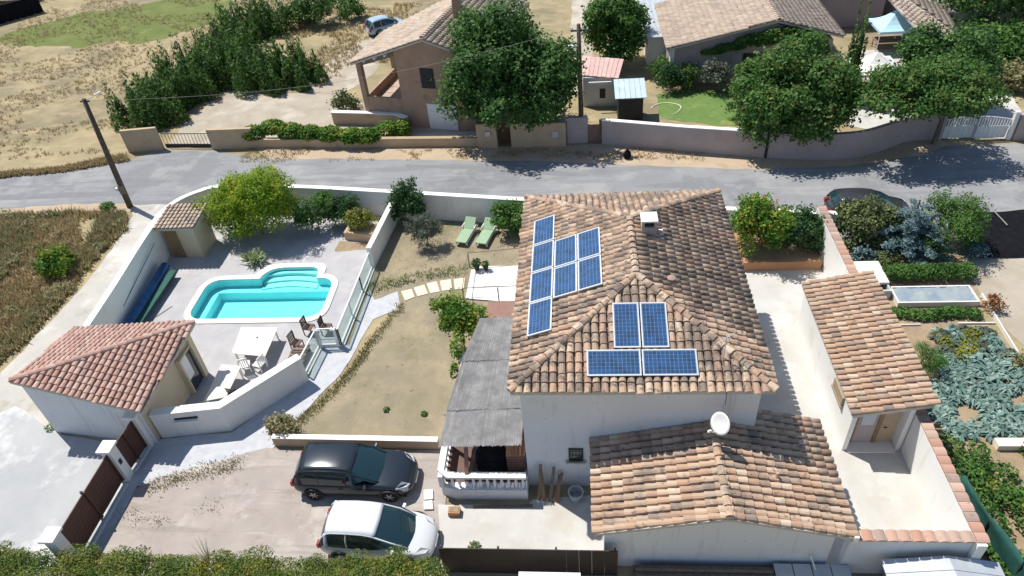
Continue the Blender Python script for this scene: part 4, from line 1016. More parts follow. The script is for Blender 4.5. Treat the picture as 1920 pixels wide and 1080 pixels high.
# ---------------------------------------------------------------- cars
def loft(mb, secs):
    m_ = len(secs[0]); vs = [p for s in secs for p in s]; fs = []
    for i in range(len(secs) - 1):
        for j in range(m_ - 1): fs.append((i * m_ + j, i * m_ + j + 1, (i + 1) * m_ + j + 1, (i + 1) * m_ + j))
    fs += [tuple(range(m_)), tuple(range((len(secs) - 1) * m_, len(secs) * m_))[::-1]]
    mb.add(vs, fs)
def car(name, label, x, y, rz, L, Wd, H, paint, belt=1.0, roofp=None, hood=.92, cowl=1.2, fr_=.66, rails=False, roofm=None):
    t = thing(name, label, 'car', (x, y, 0), None, rz)
    h = L / 2; w = Wd / 2
    # body
    st = [(-h, .42, belt * .74, .66), (-h + .08, .30, belt * .88, .84), (-h + .45, .24, belt * .98, .96), (-h * .5, .22, belt, 1), (0, .22, belt, 1), (h * .3, .22, belt * .99, 1), (cowl - .05, .22, hood * 1.02, .99), (h - .75, .23, hood * .95, .98), (h - .38, .26, hood * .84, .91), (h - .10, .30, hood * .66, .72), (h, .38, hood * .50, .48)]
    secs = []
    for (xx, zb, zt, k) in st:
        ww = w * k; half = [(0, zb), (ww * .85, zb), (ww, zb + (zt - zb) * .25), (ww * .995, zb + (zt - zb) * .62), (ww * .95, zt - .03), (ww * .80, zt), (ww * .4, zt + .025), (0, zt + .035)]
        secs.append([(xx, a, b) for a, b in half] + [(xx, -a, b) for a, b in half[-2:0:-1]])
    secs = [s + [s[0]] for s in secs]
    mb = MB(); loft(mb, [s[:-1] for s in secs])
    m_ = len(secs[0]) - 1
    for i in range(len(secs) - 1): mb.f.append((i * m_ + m_ - 1, i * m_, (i + 1) * m_, (i + 1) * m_ + m_ - 1))
    body = mb.obj('body', paint, t, world=False, smooth=True); sd = body.modifiers.new('s', 'SUBSURF'); sd.levels = sd.render_levels = 2
    # glasshouse: a smooth upper body whose faces split into glass and roof skin
    xr, xf = -h + .12, cowl
    zt = H - .05
    keys = [(0, belt - .02), (.045, belt + (zt - belt) * .50), (.10, belt + (zt - belt) * .86), (.17, zt - .02), (.36, zt + .02), (.52, zt + .01), (fr_, zt - .05), (fr_ + .04, zt - .10), ((fr_ + 1.04) / 2, (zt - .08 + hood) / 2 + .035), (1, hood - .01)]
    bw, tw = w * .93, w * .72
    rows = []
    for f, z in keys:
        xx = xr + (xf - xr) * f; q = max(0, min(1, (z - belt) / (zt - belt))); e_ = abs(f - .45) / .55
        yb = bw * (1 - .16 * e_ ** 3); yt = yb + (tw - yb) * q ** .8; yt *= (1 - .08 * e_ ** 2)
        zb2 = min(z, belt - .02 if f < fr_ + .1 else z)
        cr = .055 * q + .01
        rows.append([(xx, yb, zb2), (xx, yb + (yt - yb) * .35, zb2 + (z - zb2) * .5), (xx, yt, z), (xx + .03 * (f - .4) * 2, yt * .72, z + cr * .7), (xx + .07 * (f - .4) * 2, yt * .36, z + cr), (xx + .09 * (f - .4) * 2, 0, z + cr * 1.1)])
    rows = [[p for p in r_] + [(p[0], -p[1], p[2]) for p in r_[-2::-1]] for r_ in rows]
    gl_, rf_ = MB(), MB(); m2 = len(rows[0]); gl_.v = [p for r_ in rows for p in r_]; rf_.v = list(gl_.v)
    for i in range(len(rows) - 1):
        for j in range(m2 - 1):
            side = j < 2 or j > m2 - 4; fq = (i * m2 + j, i * m2 + j + 1, (i + 1) * m2 + j + 1, (i + 1) * m2 + j)
            (gl_ if (side or i < 2 or i >= 7) else rf_).f.append(fq)
    gl_.f.append(tuple(range(m2)))
    gl_.obj('windows', M_carglass, t, world=False, smooth=True)
    rfo = rf_.obj('roof', roofm or paint, t, world=False, smooth=True); sd = rfo.modifiers.new('th', 'SOLIDIFY'); sd.thickness = .03; sd.offset = 1
    def rail_pt(xx, s_, k=2):
        for a, b in zip(rows[:-1], rows[1:]):
            if a[k][0] <= xx <= b[k][0]:
                f = (xx - a[k][0]) / (b[k][0] - a[k][0]); return (xx, s_ * (a[k][1] + (b[k][1] - a[k][1]) * f), a[k][2] + (b[k][2] - a[k][2]) * f)
    for s in (-1, 1):
        MB().tube([(r_[2][0], s * r_[2][1], r_[2][2]) for r_ in rows], .034, 6).obj('window_frame', paint, t, world=False, smooth=True)
        for xx, wd in ((-.12, .05), (-h + 1.2, .07), (-h + .42, .16)):
            MB().tube([(xx, s * bw * .985, belt - .03), rail_pt(xx, s, 1), rail_pt(xx + .03, s)], [wd * .5, wd * .45, wd * .4], 6).obj('pillar', M_dark if xx == -.12 else paint, t, world=False)
    if rails:
        for s in (-1, 1): MB().tube([(-h + .75, s * tw * .86, zt + .06), (-h + .9, s * tw * .88, zt + .10), (0, s * tw * .9, zt + .10), (.15, s * tw * .88, zt + .04)], .015, 6).obj('roof_rail', M_dark, t, world=False)
    for s in (-1, 1):
        for xx in (-h + .88, h - .92):
            wh = MB(); vs = []; K = 20
            prof = [(.20, -.11), (.30, -.115), (.335, -.07), (.335, .07), (.30, .115), (.20, .11)]
            for (r_, yy) in prof:
                for j in range(K): a = 2 * math.pi * j / K; vs.append((xx + r_ * math.cos(a), s * (w - .115) + yy, .335 + r_ * math.sin(a)))
            fs = [(i * K + j, i * K + (j + 1) % K, (i + 1) * K + (j + 1) % K, (i + 1) * K + j) for i in range(5) for j in range(K)] + [(5 * K + j, 5 * K + (j + 1) % K, (j + 1) % K, j) for j in range(K)]
            wheel = wh.add(vs, fs).obj('wheel', M_tyre, t, world=False)
            rm = MB(); yy = s * (w - .115) + s * .085
            for q in range(6):
                a = 2 * math.pi * q / 6; rm.beam((xx, yy, .335), (xx + .2 * math.cos(a), yy, .335 + .2 * math.sin(a)), .05, .03, (0, 1, 0))
            rm.obj('rim', M_rim, wheel, world=False)
            ar = MB(); pts = [(xx + .40 * math.cos(R(a)), s * (w + .004), .335 + .40 * math.sin(R(a))) for a in range(0, 181, 20)]; ar.tube(pts, .035, 6); ar.obj('wheel_arch', M_dark, t, world=False)
        MB().add([(h - .62, s * w * .91, hood * .86), (h - .24, s * w * .74, hood * .77), (h - .14, s * w * .52, hood * .70), (h - .42, s * w * .60, hood * .92), (h - .62, s * w * .93, hood * .66), (h - .2, s * w * .82, hood * .6), (h - .08, s * w * .55, hood * .55)], [(0, 1, 2, 3), (0, 4, 5, 1), (1, 5, 6, 2)]).obj('headlight', M_lamp, t, world=False)
        MB().box(-h - .01, -h + .22, s * w * .70 - .12, s * w * .70 + .12, belt * .68, belt * .92).obj('tail_light', M_redlamp, t, world=False, bevel=.03)
        mi = MB().beam((cowl - .50, s * (w * .93), belt + .04), (cowl - .47, s * (w + .13), belt + .06), .12, .10).obj('mirror', paint, t, world=False, bevel=.03)
        for xx in (-.35, .6): MB().box(xx - .1, xx + .1, s * (w * .995) - .012, s * (w * .995) + .012, belt - .2, belt - .17).obj('door_handle', paint, t, world=False)
    MB().box(-h + .3, h - .3, -w * .8, w * .8, .16, .3).obj('underbody', M_dark, t, world=False)
    MB().box(h - .05, h + .012, -.26, .26, .34, .44).box(-h - .012, -h + .05, -.26, .26, .5, .6).obj('number_plate', M_white, t, world=False)
    return t
P_dark = mat('dark_blue_grey_paint', (.025, .035, .048), rough=.22, spec=.7, metal=.3)
P_white = mat('white_car_paint', (.66, .68, .70), rough=.25, spec=.6)
P_lblue = mat('light_blue_paint', (.34, .46, .56), rough=.25, spec=.6)
P_black = mat('blackish_paint', (.03, .032, .036), rough=.22, spec=.7)
car('parked_car', 'dark blue-grey estate SUV parked beside the low retaining wall', -9.05, 16.75, R(-1), 4.85, 1.95, 1.62, P_dark, belt=.99, hood=.95, cowl=1.15, fr_=.66, rails=True)
car('parked_car', 'white compact MPV parked between the dark SUV and the hedge', -7.55, 14.05, R(-3), 4.25, 1.85, 1.62, P_white, belt=.98, hood=.90, cowl=1.28, fr_=.62, roofm=P_white)
car('parked_car', 'light blue hatchback parked beyond the beige neighbour house', -17.9, 67.2, R(35), 4.0, 1.75, 1.5, P_lblue, belt=.95, hood=.88, cowl=1.0)
car('parked_car', 'dark car on the road behind the viburnum bush', 15.9, 34.35, R(-3), 4.5, 1.8, 1.5, P_black, belt=.95, hood=.9, cowl=1.2)

# ---------------------------------------------------------------- far side of the road: walls, gates
wall('roadside_wall', 'short sand coloured wall left of the neighbour gate', [(-33.07, 45.25), (-30.49, 45.53)], .25, 1.75, M_ochre)
wall('roadside_wall', 'stained sand coloured wall right of the neighbour gate', [(-26.58, 45.24), (-23.25, 45.23)], .25, 1.55, M_ochre)
low = wall('roadside_wall', 'long low stone wall under the climbing hedge', [(-23.25, 45.23), (-14.47, 44.64), (-6.92, 44.22)], .3, .62, M_ochre, coping=M_stone, cw=.06, ch_=.06)
wall('retaining_wall', 'curved pale wall in front of the beige house porch', [(-18.26, 48.44), (-15.20, 48.01), (-13.31, 47.68), (-12.35, 47.02)], .3, .95, M_ochre, coping=M_coping, cw=.1, ch_=.07)
wall('roadside_wall', 'ochre wall pier with a letterbox left of the dark doorway', [(-6.90, 44.07), (-5.52, 43.96)], .4, 1.75, M_ochre, coping=M_stone, cw=.05, ch_=.06)
wall('roadside_wall', 'ochre wall with a small blue sign right of the dark doorway', [(-4.56, 43.89), (-0.83, 43.76)], .35, 1.75, M_ochre, coping=M_stone, cw=.05, ch_=.06)
MB().box(-1.75, -1.35, 43.55, 43.66, .75, 1.15).obj('meter_box', M_steel, kind='thing', label='small pale blue meter box on the ochre roadside wall', category='meter box')
t = thing('letterbox', 'grey letterbox fixed to the ochre pier', 'letterbox', (-6.20, 45.00))
lx, ly = (-6.12, 44.01)
MB().box(lx - .18, lx + .18, ly - .34, ly - .22, .95, 1.3).obj('box', M_steel, t)
wall('roadside_wall', 'greyish wall section behind the tall street pole', [(-0.76, 44.12), (0.63, 44.17)], .3, 1.9, M_lilac)
t = thing('garden_door', 'rusty brown door in the grey roadside wall', 'door', (1.06, 44.13))
dx, dy = (1.06, 44.13)
MB().box(dx - .45, dx + .45, dy - .05, dy + .02, .02, 1.3).obj('leaf', M_wood_beam, t); MB().box(dx - .52, dx - .46, dy - .08, dy + .05, 0, 1.4).box(dx + .46, dx + .52, dy - .08, dy + .05, 0, 1.4).obj('frame', M_dark, t)
wall('roadside_wall', 'long grey-pink wall with white coping below the green lawn', [(1.59, 43.87), (6.80, 42.46), (11.75, 41.34)], .28, 1.75, M_lilac, coping=M_coping, cw=.06, ch_=.05)
wall('roadside_wall', 'grey-pink wall bending away under the big trees', smooth_path([(11.88, 41.33), (14.52, 40.88), (17.13, 40.96), (19.16, 41.82), (20.92, 42.73), (22.94, 42.92)], 4), .28, 1.75, M_lilac)
MB().box(*(lambda p: (p[0] - .06, p[0] + .06, p[1] - .2, p[1] + .2))((11.81, 41.34)), 0, 1.85).obj('wall_post', M_dark, kind='thing', label='dark narrow post where the two grey-pink walls meet', category='post')
# dark doorway
gx_, gy_ = (-5.05, 44.15)
t = thing('doorway_gate', 'dark garden gate in the shade between the ochre walls', 'gate', (gx_, gy_))
for i in range(6): MB().box(gx_ - .55 + i * .19, gx_ - .40 + i * .19, gy_ + .1, gy_ + .13, .1, 1.5).obj('board', M_brownwood, t)
# neighbour metal gate, low and open-work
t = thing('metal_gate', 'thin dark metal gate across the sandy neighbour drive', 'gate', (-28.75, 45.72))
a = Vector((*(-30.43, 45.77), 0)); b = Vector((*(-26.76, 45.49), 0))
MB().tube([a + Vector((0, 0, 1.1)), b + Vector((0, 0, 1.1))], .03, 6).tube([a + Vector((0, 0, .2)), b + Vector((0, 0, .2))], .03, 6).obj('rail', M_dark, t)
for i in range(15): p = a.lerp(b, i / 14); MB().tube([p + Vector((0, 0, .12)), p + Vector((0, 0, 1.15))], .018, 5).obj('bar', M_dark, t)
MB().beam(a + Vector((0, 0, .1)), b + Vector((0, 0, .1)), .06, .35).obj('bottom_sheet', M_dark, t)
# white driveway gate on the right
wg = thing('white_gate', 'white curved-top double gate at the right end of the grey wall', 'gate', (24.8, 42.6))
for s, (xa, xb) in ((-1, (23.0, 24.78)), (1, (24.86, 26.7))):
    n_ = 11; ya = 42.75 if s < 0 else 42.55
    prof_ = lambda f: 1.25 + .28 * (math.cos(f * math.pi) if s < 0 else -math.cos(f * math.pi)) * (-1)
    pts = []
    for i in range(n_ + 1):
        f = i / n_; x = xa + (xb - xa) * f; zt = 1.35 + .25 * math.sin(f * math.pi / 2 if s < 0 else (1 - f) * math.pi / 2)
        pts.append((x, ya - .0, zt))
        MB().box(x - .035, x + .035, ya - .02, ya + .02, .95, zt).obj('bar', M_white, wg)
    MB().tube(pts, .03, 6).obj('top_rail', M_white, wg)
    for i in range(6):
        x0 = xa + (xb - xa) * i / 6; MB().box(x0 + .01, x0 + (xb - xa) / 6 - .01, ya - .02, ya + .02, .1, .93).obj('panel', M_whiteplastic, wg)
MB().box(26.75, 27.0, 42.35, 42.6, 0, 1.9).obj('post', M_white, wg); MB().box(22.75, 22.95, 42.6, 42.85, 0, 1.9).obj('post', M_lilac, wg)
wall('roadside_wall', 'short grey-pink wall at the right edge beyond the white gate', [(27.1, 42.4), (31, 42.2)], .28, 1.75, M_lilac)

# ---- street poles and cable
def lean_pole(name, label, x, y, h, r, lx=0, ly=0, m=M_woodpole):
    t = thing(name, label, 'pole', (x, y, 0)); MB().tube([(x, y, -.1), (x + lx * .5, y + ly * .5, h / 2), (x + lx, y + ly, h)], [r, r * .85, r * .65], 10).obj('pole', m, t, smooth=True); return t
px_, py_ = (-29.30, 37.74)
tp = lean_pole('street_pole', 'dark leaning utility pole at the track corner with a street lamp', px_, py_, 7.5, .2, .35, .1)
top = Vector((px_ + .35, py_ + .1, 7.4))
MB().tube([top, top + Vector((.5, .1, .15)), top + Vector((.75, .1, .28))], .03, 6).obj('lamp_arm', M_alu, tp)
MB().beam(top + Vector((.7, .1, .26)), top + Vector((1.15, .15, .42)), .16, .1).obj('lamp_head', M_whiteplastic, tp, bevel=.03)
MB().box(px_ - .05, px_ + .28, py_ - .22, py_ - .1, 1.1, 1.7).obj('junction_box', M_oldwood, tp); MB().box(px_ - .3, px_ - .12, py_ - .15, py_ + .05, 1.3, 1.5).obj('bracket', M_whiteplastic, tp)
MB().beam(top + Vector((-.3, 0, -.05)), top + Vector((.3, 0, -.05)), .08, .08).obj('crossbar', M_woodpole, tp)
qx, qy = (0.23, 44.35)
tq = lean_pole('street_pole', 'tall straight utility pole in front of the large oak', qx, qy, 8.0, .19, -.1, 0)
MB().beam((qx - .6, qy, 7.6), (qx + .55, qy, 7.6), .09, .1).obj('crossbar', M_woodpole, tq)
for s in (-.5, 0, .45): MB().lathe([(.05, 0), (.07, .06), (.03, .14)], (qx + s, qy, 7.65), 8).obj('insulator', M_steel, tq)
MB().tube([(qx, qy, 6.6), (qx - .5, qy - .15, 6.7)], .025, 5).obj('lamp_arm', M_alu, tq); MB().box(qx - .75, qx - .45, qy - .25, qy - .05, 6.62, 6.74).obj('lamp_head', M_whiteplastic, tq)
ca = top + Vector((0, 0, -.05)); cb = Vector((qx - .5, qy, 7.7))
pts = [ca.lerp(cb, i / 14) - Vector((0, 0, 1.1 * math.sin(math.pi * i / 14))) for i in range(15)]
MB().tube(pts, .009, 4).obj('overhead_cable', M_concrete_pole, kind='thing', label='thin grey overhead cable strung between the two utility poles', category='cable')
cb2 = Vector((-36, 52, 5.5))
bx, by = (3.15, 41.75)
t = thing('black_bollard', 'small black bag standing on the sandy verge', 'bag', (bx, by, 0)); t.name = 'rubbish_bag'
MB().lathe([(.02, 0), (.22, .05), (.26, .25), (.18, .5), (.06, .62), (.09, .68)], (bx, by, .01), 10).obj('bag', M_black, t, smooth=True)

# ---- beige neighbour house
bh = thing('beige_house', 'stained beige neighbour house with covered corner balcony and white garage door', 'house', (-10.5, 50))
A = Vector((-12.55, 47.55)); Bq = Vector((-5.9, 46.0)); e = (Bq - A).normalized(); nn2 = Vector((-e.y, e.x))
def bp(u_, v_, z=0): q = A + e * u_ + nn2 * v_; return (q.x, q.y, z)
GW = 6.3; D = 10.5; ap = 2.4
mb = MB(); mb.ext([bp(0, 0, 0), bp(GW, 0, 0), bp(GW, 0, 5.3), bp(ap, 0, 6.5), bp(0, 0, 5.75)], Vector((nn2.x, nn2.y, 0)) * D); mb.obj('wall', M_beige, bh)
# balcony side
MB().ext([bp(-3.0, 0.02, 0), bp(-.002, .02, 0), bp(-.002, .02, 2.15), bp(-3.0, .02, 2.15)], Vector((nn2.x, nn2.y, 0)) * .2).obj('parapet', M_beige, bh)
MB().ext([bp(-3.0, .22, 0), bp(-3.0, 5.5, 0), bp(-3.0, 5.5, 2.15), bp(-3.0, .22, 2.15)], Vector((e.x, e.y, 0)) * .2).obj('parapet', M_beige, bh)
MB().ext([bp(-2.8, .22, 1.35), bp(-.01, .22, 1.35), bp(-.01, 5.5, 1.35), bp(-2.8, 5.5, 1.35)], (0, 0, .1)).obj('balcony_floor', M_tile_pan, bh)
mb = MB()
for k in range(5): mb.ext([bp(-2.8 + k * .02, .3 + k * 1.0, 1.46), bp(-.05, .3 + k * 1.0, 1.46), bp(-.05, 1.25 + k * 1.0, 1.46), bp(-2.8, 1.25 + k * 1.0, 1.46)], (0, 0, .02))
mb.obj('floor_tiles', M_tile_pale, bh)
for v_ in (0.0, 5.2):
    q0 = bp(-3.1, v_); MB().ext([bp(-3.15, v_, 0), bp(-2.78, v_, 0), bp(-2.78, v_, 4.65), bp(-3.15, v_, 4.65)], Vector((nn2.x, nn2.y, 0)) * .38).obj('column', M_beige, bh)
MB().beam(bp(-3.1, .15, 4.55), bp(0, .15, 5.45), .25, .3).obj('fascia_beam', M_oldwood, bh)
for k in range(3): MB().beam(bp(-2.3 + k * .85, -.3, 4.95 + k * .23), bp(-2.3 + k * .85, .3, 4.95 + k * .23), .12, .14).obj('rafter_end', M_coping, bh)
MB().ext([bp(-.05, 2.4, 2.2 - .7), bp(-.05, 3.4, 1.5), bp(-.05, 3.4, 3.6), bp(-.05, 2.4, 3.6)], -Vector((e.x, e.y, 0)) * .05).obj('balcony_door', M_timber, bh)
pitchL = (6.62 - 4.6) / (ap + 3.3)
rl = [bp(-3.4, -.3, 4.75), bp(ap, -.3, 6.68), bp(ap, D, 6.68), bp(-1.0, D, 5.6), bp(-1.0, 6.0, 5.55), bp(-3.4, 5.6, 4.75)]
rl = [bp(-3.4, -.3, 4.75), bp(ap, -.3, 6.68), bp(ap, D + .3, 6.68), bp(-3.4, 5.8, 4.75)]
rr_ = [bp(ap, -.3, 6.68), bp(GW + .35, -.3, 5.35), bp(GW + .35, D + .3, 5.35), bp(ap, D + .3, 6.68)]
make_roof(bh, [(rl, tuple(-e) + (0,), dict(pitch=.3, step=.42)), (rr_, tuple(e) + (0,), dict(pitch=.3, step=.42))], M_tile_pale, [(bp(ap, -.3, 6.7), bp(ap, D, 6.7))], joined=True)
cq = bp(3.3, 4.4)
MB().box(cq[0] - .3, cq[0] + .3, cq[1] - .3, cq[1] + .3, 6.0, 8.1).obj('chimney', M_beige, bh)
MB().box(cq[0] - .38, cq[0] + .38, cq[1] - .38, cq[1] + .38, 8.1, 8.22).obj('chimney_cap', M_stone, bh)
MB().ext([bp(1.9, -.08, 0), bp(4.1, -.08, 0), bp(4.1, -.08, 1.95), bp(1.9, -.08, 1.95)], (nn2.x * .07, nn2.y * .07, 0)).obj('garage_door', M_white, bh)
for k in range(4): MB().ext([bp(1.95, -.10, .08 + k * .47), bp(4.05, -.10, .08 + k * .47), bp(4.05, -.10, .51 + k * .47), bp(1.95, -.10, .51 + k * .47)], (nn2.x * .018, nn2.y * .018, 0)).obj('door_panel', M_whiteplastic, bh)
MB().ext([bp(1.75, -.05, 3.15), bp(2.75, -.05, 3.15), bp(2.75, -.05, 4.55), bp(1.75, -.05, 4.55)], (nn2.x * .045, nn2.y * .045, 0)).obj('shutter', M_dark, bh)
for k in range(9): MB().ext([bp(1.8, -.07, 3.2 + k * .148), bp(2.7, -.07, 3.2 + k * .148), bp(2.7, -.07, 3.32 + k * .148), bp(1.8, -.07, 3.32 + k * .148)], (nn2.x * .018, nn2.y * .018, 0)).obj('shutter_slat', M_dark, bh)
MB().ext([bp(1.65, -.12, 3.06), bp(2.85, -.12, 3.06), bp(2.85, -.12, 3.13), bp(1.65, -.12, 3.13)], (nn2.x * .12, nn2.y * .12, 0)).obj('sill', M_stone, bh)
sheet('garage_apron', [(-20.39, 46.12), (-12.09, 46.42), (-7.0, 46.2), (-7.0, 44.7), (-18.52, 45.18)], .03, M_court)

# ---- second neighbour house (right), roof and ivy
nh = thing('neighbour_house', 'low neighbour house with pale clay roof and ivy under its gable', 'house', (12.5, 56))
wx0, wx1, wy = 7.0, 18.6, 52.9
mb = MB(); mb.ext([(wx0, wy, 0), (wx1, wy, 0), (wx1, wy, 2.8), (14.3, wy, 4.2), (wx0, wy, 2.75)], (0, 9, 0)); mb.obj('wall', M_lilac, nh)
MB().ext([(wx0 - .05, wy - .02, 0), (wx0 + .25, wy - .02, 0), (wx0 + .25, wy - .02, 2.8), (wx0 - .05, wy - .02, 2.75)], (0, .6, 0)).obj('corner_pier', M_render_w, nh)
l1 = [(6.6, 52.4, 2.9), (14.4, 52.6, 4.5), (14.4, 62, 4.5), (6.6, 62, 2.9)]; l2 = [(14.4, 52.6, 4.5), (19.3, 52.9, 3.0), (19.3, 62, 3.0), (14.4, 62, 4.5)]
make_roof(nh, [(l1, (-1, 0, 0), dict(pitch=.3, step=.42)), (l2, (1, 0, 0), dict(pitch=.3, step=.42))], M_tile_pale, [((14.4, 52.5, 4.52), (14.4, 62, 4.52))], joined=True)
window(nh, 12.3, 13.7, .75, 2.1, wy - .05, grille=False)
MB().box(11.5, 12.2, wy - .09, wy - .03, .7, 2.15).box(13.8, 14.5, wy - .09, wy - .03, .7, 2.15).obj('shutter', M_lilac, nh)
V, F = leaf_arrays([(13.0, 52.6, 3.1, 1.6, .35, .6), (14.8, 52.5, 3.4, 1.8, .4, .7), (16.6, 52.5, 3.0, 1.5, .4, .6), (11.2, 52.6, 2.7, 1.2, .3, .35), (10.0, 52.6, 2.45, .9, .25, .25), (17.6, 52.5, 2.2, .8, .35, .8)], 7000, .22, 31)
quads_obj('ivy', V, F, L_green, nh)
back = thing('back_building', 'farther low building with tiled roof behind the blue gazebo', 'building', (21, 66))
MB().box(19.2, 25.5, 62.5, 70, 0, 2.8).obj('wall', M_lilac, back)
make_roof(back, [([(18.8, 62, 2.85), (25.9, 62, 2.85), (25.9, 70, 4.2), (18.8, 70, 4.2)], (0, -1, 0), dict(pitch=.3, step=.42))], M_tile_pale, joined=True)
b2 = thing('back_house', 'neighbour roof sloping down beside the cypress in the far corner', 'building', (28, 66))
MB().prism([(25.9, 58.5), (30.5, 57.0), (34, 66), (27, 68)], 0, 2.6).obj('wall', M_lilac, b2)
make_roof(b2, [([(*(23.84, 58.77), 3.8), (*(24.95, 58.58), 3.8), (*(27.00, 52.58), 2.8), (*(24.80, 53.51), 2.8)], (.3, -1, 0), dict(pitch=.3, step=.42)), ([(*(25.03, 58.81), 3.8), (*(27.08, 52.77), 2.8), (*(28.10, 58.39), 2.8)], (1, -.2, 0), dict(pitch=.3, step=.42))], M_tile_pale, joined=True)
t = thing('flat_annex', 'pale blue-grey flat roofed annex beyond the neighbour house', 'building', (6, 62))
MB().box(5.6, 8.3, 56.5, 70, 0, 2.3).obj('wall', M_render_w, t)
for k in range(6): MB().box(5.4 + k * .5, 5.88 + k * .5, 56.2, 70.2, 2.31, 2.38).obj('roof_sheet', M_steel, t)

# ---- two little sheds
t = thing('tool_shed', 'small dark shed with faded pink corrugated roof behind the tall pole', 'shed', (1.7, 50.2))
MB().ext([(.4, 49.5, 0), (2.9, 49.3, 0), (2.9, 49.3, 2.25), (.4, 49.5, 2.25)], (.2, 2.3, 0)).obj('wall', M_steel, t)
MB().box(1.6, 2.0, 49.33, 49.42, .7, 1.4).obj('opening', M_dark, t)
a0, a1, b1, b0 = [Vector((*q, z)) for q, z in (((0.21, 49.79), 2.3), ((2.92, 48.94), 2.3), ((3.44, 51.57), 2.6), ((0.41, 52.54), 2.6))]
M_pinksheet = mat('faded_pink_sheet', (.60, .42, .38), (.52, .35, .32), 2, .7, cols=[(.62, .43, .39), (.55, .36, .32), (.66, .5, .46)])
for k in range(9):
    p = a0.lerp(a1, k / 9); q = a0.lerp(a1, (k + .93) / 9); r_ = b0.lerp(b1, (k + .93) / 9); s_ = b0.lerp(b1, k / 9)
    MB().ext([p, q, r_, s_], (0, 0, .05 + .02 * (k % 2))).obj('roof_sheet', M_pinksheet, t)
MB().box(.8, 2.4, 48.95, 49.05, 2.0, 2.12).obj('fascia', M_white, t)
t = thing('metal_shed', 'tiny shed with shiny pale blue metal roof by the green lawn', 'shed', (3.7, 47.2))
MB().box(2.8, 4.5, 46.6, 48.3, 0, 2.0).obj('wall', M_dark, t)
M_bsheet = mat('pale_blue_sheet', (.50, .60, .66), (.44, .55, .62), 2, .4, cols=[(.52, .62, .68), (.46, .57, .64), (.58, .67, .72)])
for k in range(6): MB().ext([(2.55 + k * .36, 46.2, 2.05), (2.89 + k * .36, 46.2, 2.05), (2.89 + k * .36, 48.7, 2.35), (2.55 + k * .36, 48.7, 2.35)], (0, 0, .05)).obj('roof_sheet', M_bsheet, t)
for i, (x, y, w_, h_, m_, l, cn) in enumerate(((2.2, 44.5, .5, .8, M_dark, 'black bin behind the coping of the grey-pink wall', 'bin'), (1.7, 45.2, .55, 1.1, M_stone, 'brownish stacked crate beside the metal shed', 'crate'), (3.1, 44.8, .9, .5, M_terracotta, 'low reddish box in front of the metal shed', 'box'), (4.1, 44.7, .5, .7, M_white, 'white tub in front of the metal shed', 'tub'), (1.9, 44.35, .3, 1.0, M_white, 'white sack behind the end of the grey-pink wall', 'sack'))):
    t = thing(cn.replace(' ', '_'), l, cn, (x, y))
    MB().lathe([(w_ * .42, 0), (w_ * .5, h_ * .9), (w_ * .52, h_), (w_ * .4, h_ * 1.02)], (x, y, .01), 4 if i in (1, 2) else 10).obj('body', m_, t); MB().lathe([(w_ * .38, 0), (w_ * .3, .04)], (x, y, h_ * 1.03), 8).obj('lid', m_, t)
# hose
pts = [(Vector((*(6.38, 48.55), .04)) + Vector((1.0 * math.cos(a) * (1 + .1 * math.sin(3 * a)), .95 * math.sin(a), 0))) for a in np.linspace(-1.2, 3.0, 24)]
MB().tube(pts, .035, 5).obj('garden_hose', M_creamtop, kind='thing', label='pale garden hose curled on the watered green lawn', category='hose')

# ---- gazebos
def gazebo(label, x, y, w_, z0, z1, m1, m2, rz=0):
    t = thing('gazebo', label, 'gazebo', (x, y)); V_ = []
    cs = [(x + w_ * math.cos(R(a) + rz) * .707, y + w_ * math.sin(R(a) + rz) * .707) for a in (225, 315, 45, 135)]
    for i in range(4):
        a = Vector((*cs[i], z0)); b = Vector((*cs[(i + 1) % 4], z0)); tp_ = Vector((x, y, z1)); mid = (a + b) / 2
        k = 5; vs = []; fs = []
        for r_ in range(k + 1):
            f = r_ / k; sg = -.22 * math.sin(math.pi * f)
            vs += [a.lerp(tp_, f) + Vector((0, 0, sg)), b.lerp(tp_, f) + Vector((0, 0, sg))]
        for r_ in range(k): fs.append((2 * r_, 2 * r_ + 1, 2 * r_ + 3, 2 * r_ + 2))
        vs += [a - Vector((0, 0, .18)), b - Vector((0, 0, .18))]; fs.append((0, 1, 2 * k + 3, 2 * k + 2))
        MB().add(vs, fs).obj('canopy', m1 if i in (0, 3) else m2, t)
    for c in cs: MB().beam((*c, 0), (*c, z0), .05, .05).obj('leg', M_alu, t)
    return t
gazebo('pale blue and deep blue pointed gazebo behind the trees', 24.6, 57.6, 3.0, 1.9, 3.1, M_litblue, M_dkblue)
gazebo('white pointed gazebo on the neighbour terrace beside the cypress', 21.0, 50.6, 3.1, 1.7, 2.7, M_render_w, M_whiteplastic)
t = thing('outdoor_table', 'brown table standing under the blue gazebo', 'table', (24.4, 57.4))
MB().box(23.4, 25.6, 57.0, 58.2, .68, .74).obj('tabletop', M_wood_beam, t)
for dx_ in (23.5, 25.5):
    for dy_ in (57.1, 58.1): MB().beam((dx_, dy_, 0), (dx_, dy_, .68), .06, .06).obj('leg', M_wood_beam, t)
lx, ly = (20.59, 49.75)
t = thing('log_pile', 'heap of cut brown logs on the white neighbour terrace', 'log pile', (lx, ly))
g = random.Random(5)
for i in range(26):
    a = g.uniform(-.6, .9); x = lx + g.uniform(-.7, .7); y = ly + g.uniform(-.9, .9); z = .12 + g.uniform(0, .5) * (1 - abs(x - lx))
    d_ = Vector((math.cos(a), math.sin(a), g.uniform(-.1, .1))) * .35; c_ = Vector((x, y, z))
    MB().tube([c_ - d_, c_ + d_], g.uniform(.06, .1), 6).obj('log', M_bark if i % 2 else M_oldwood, t)
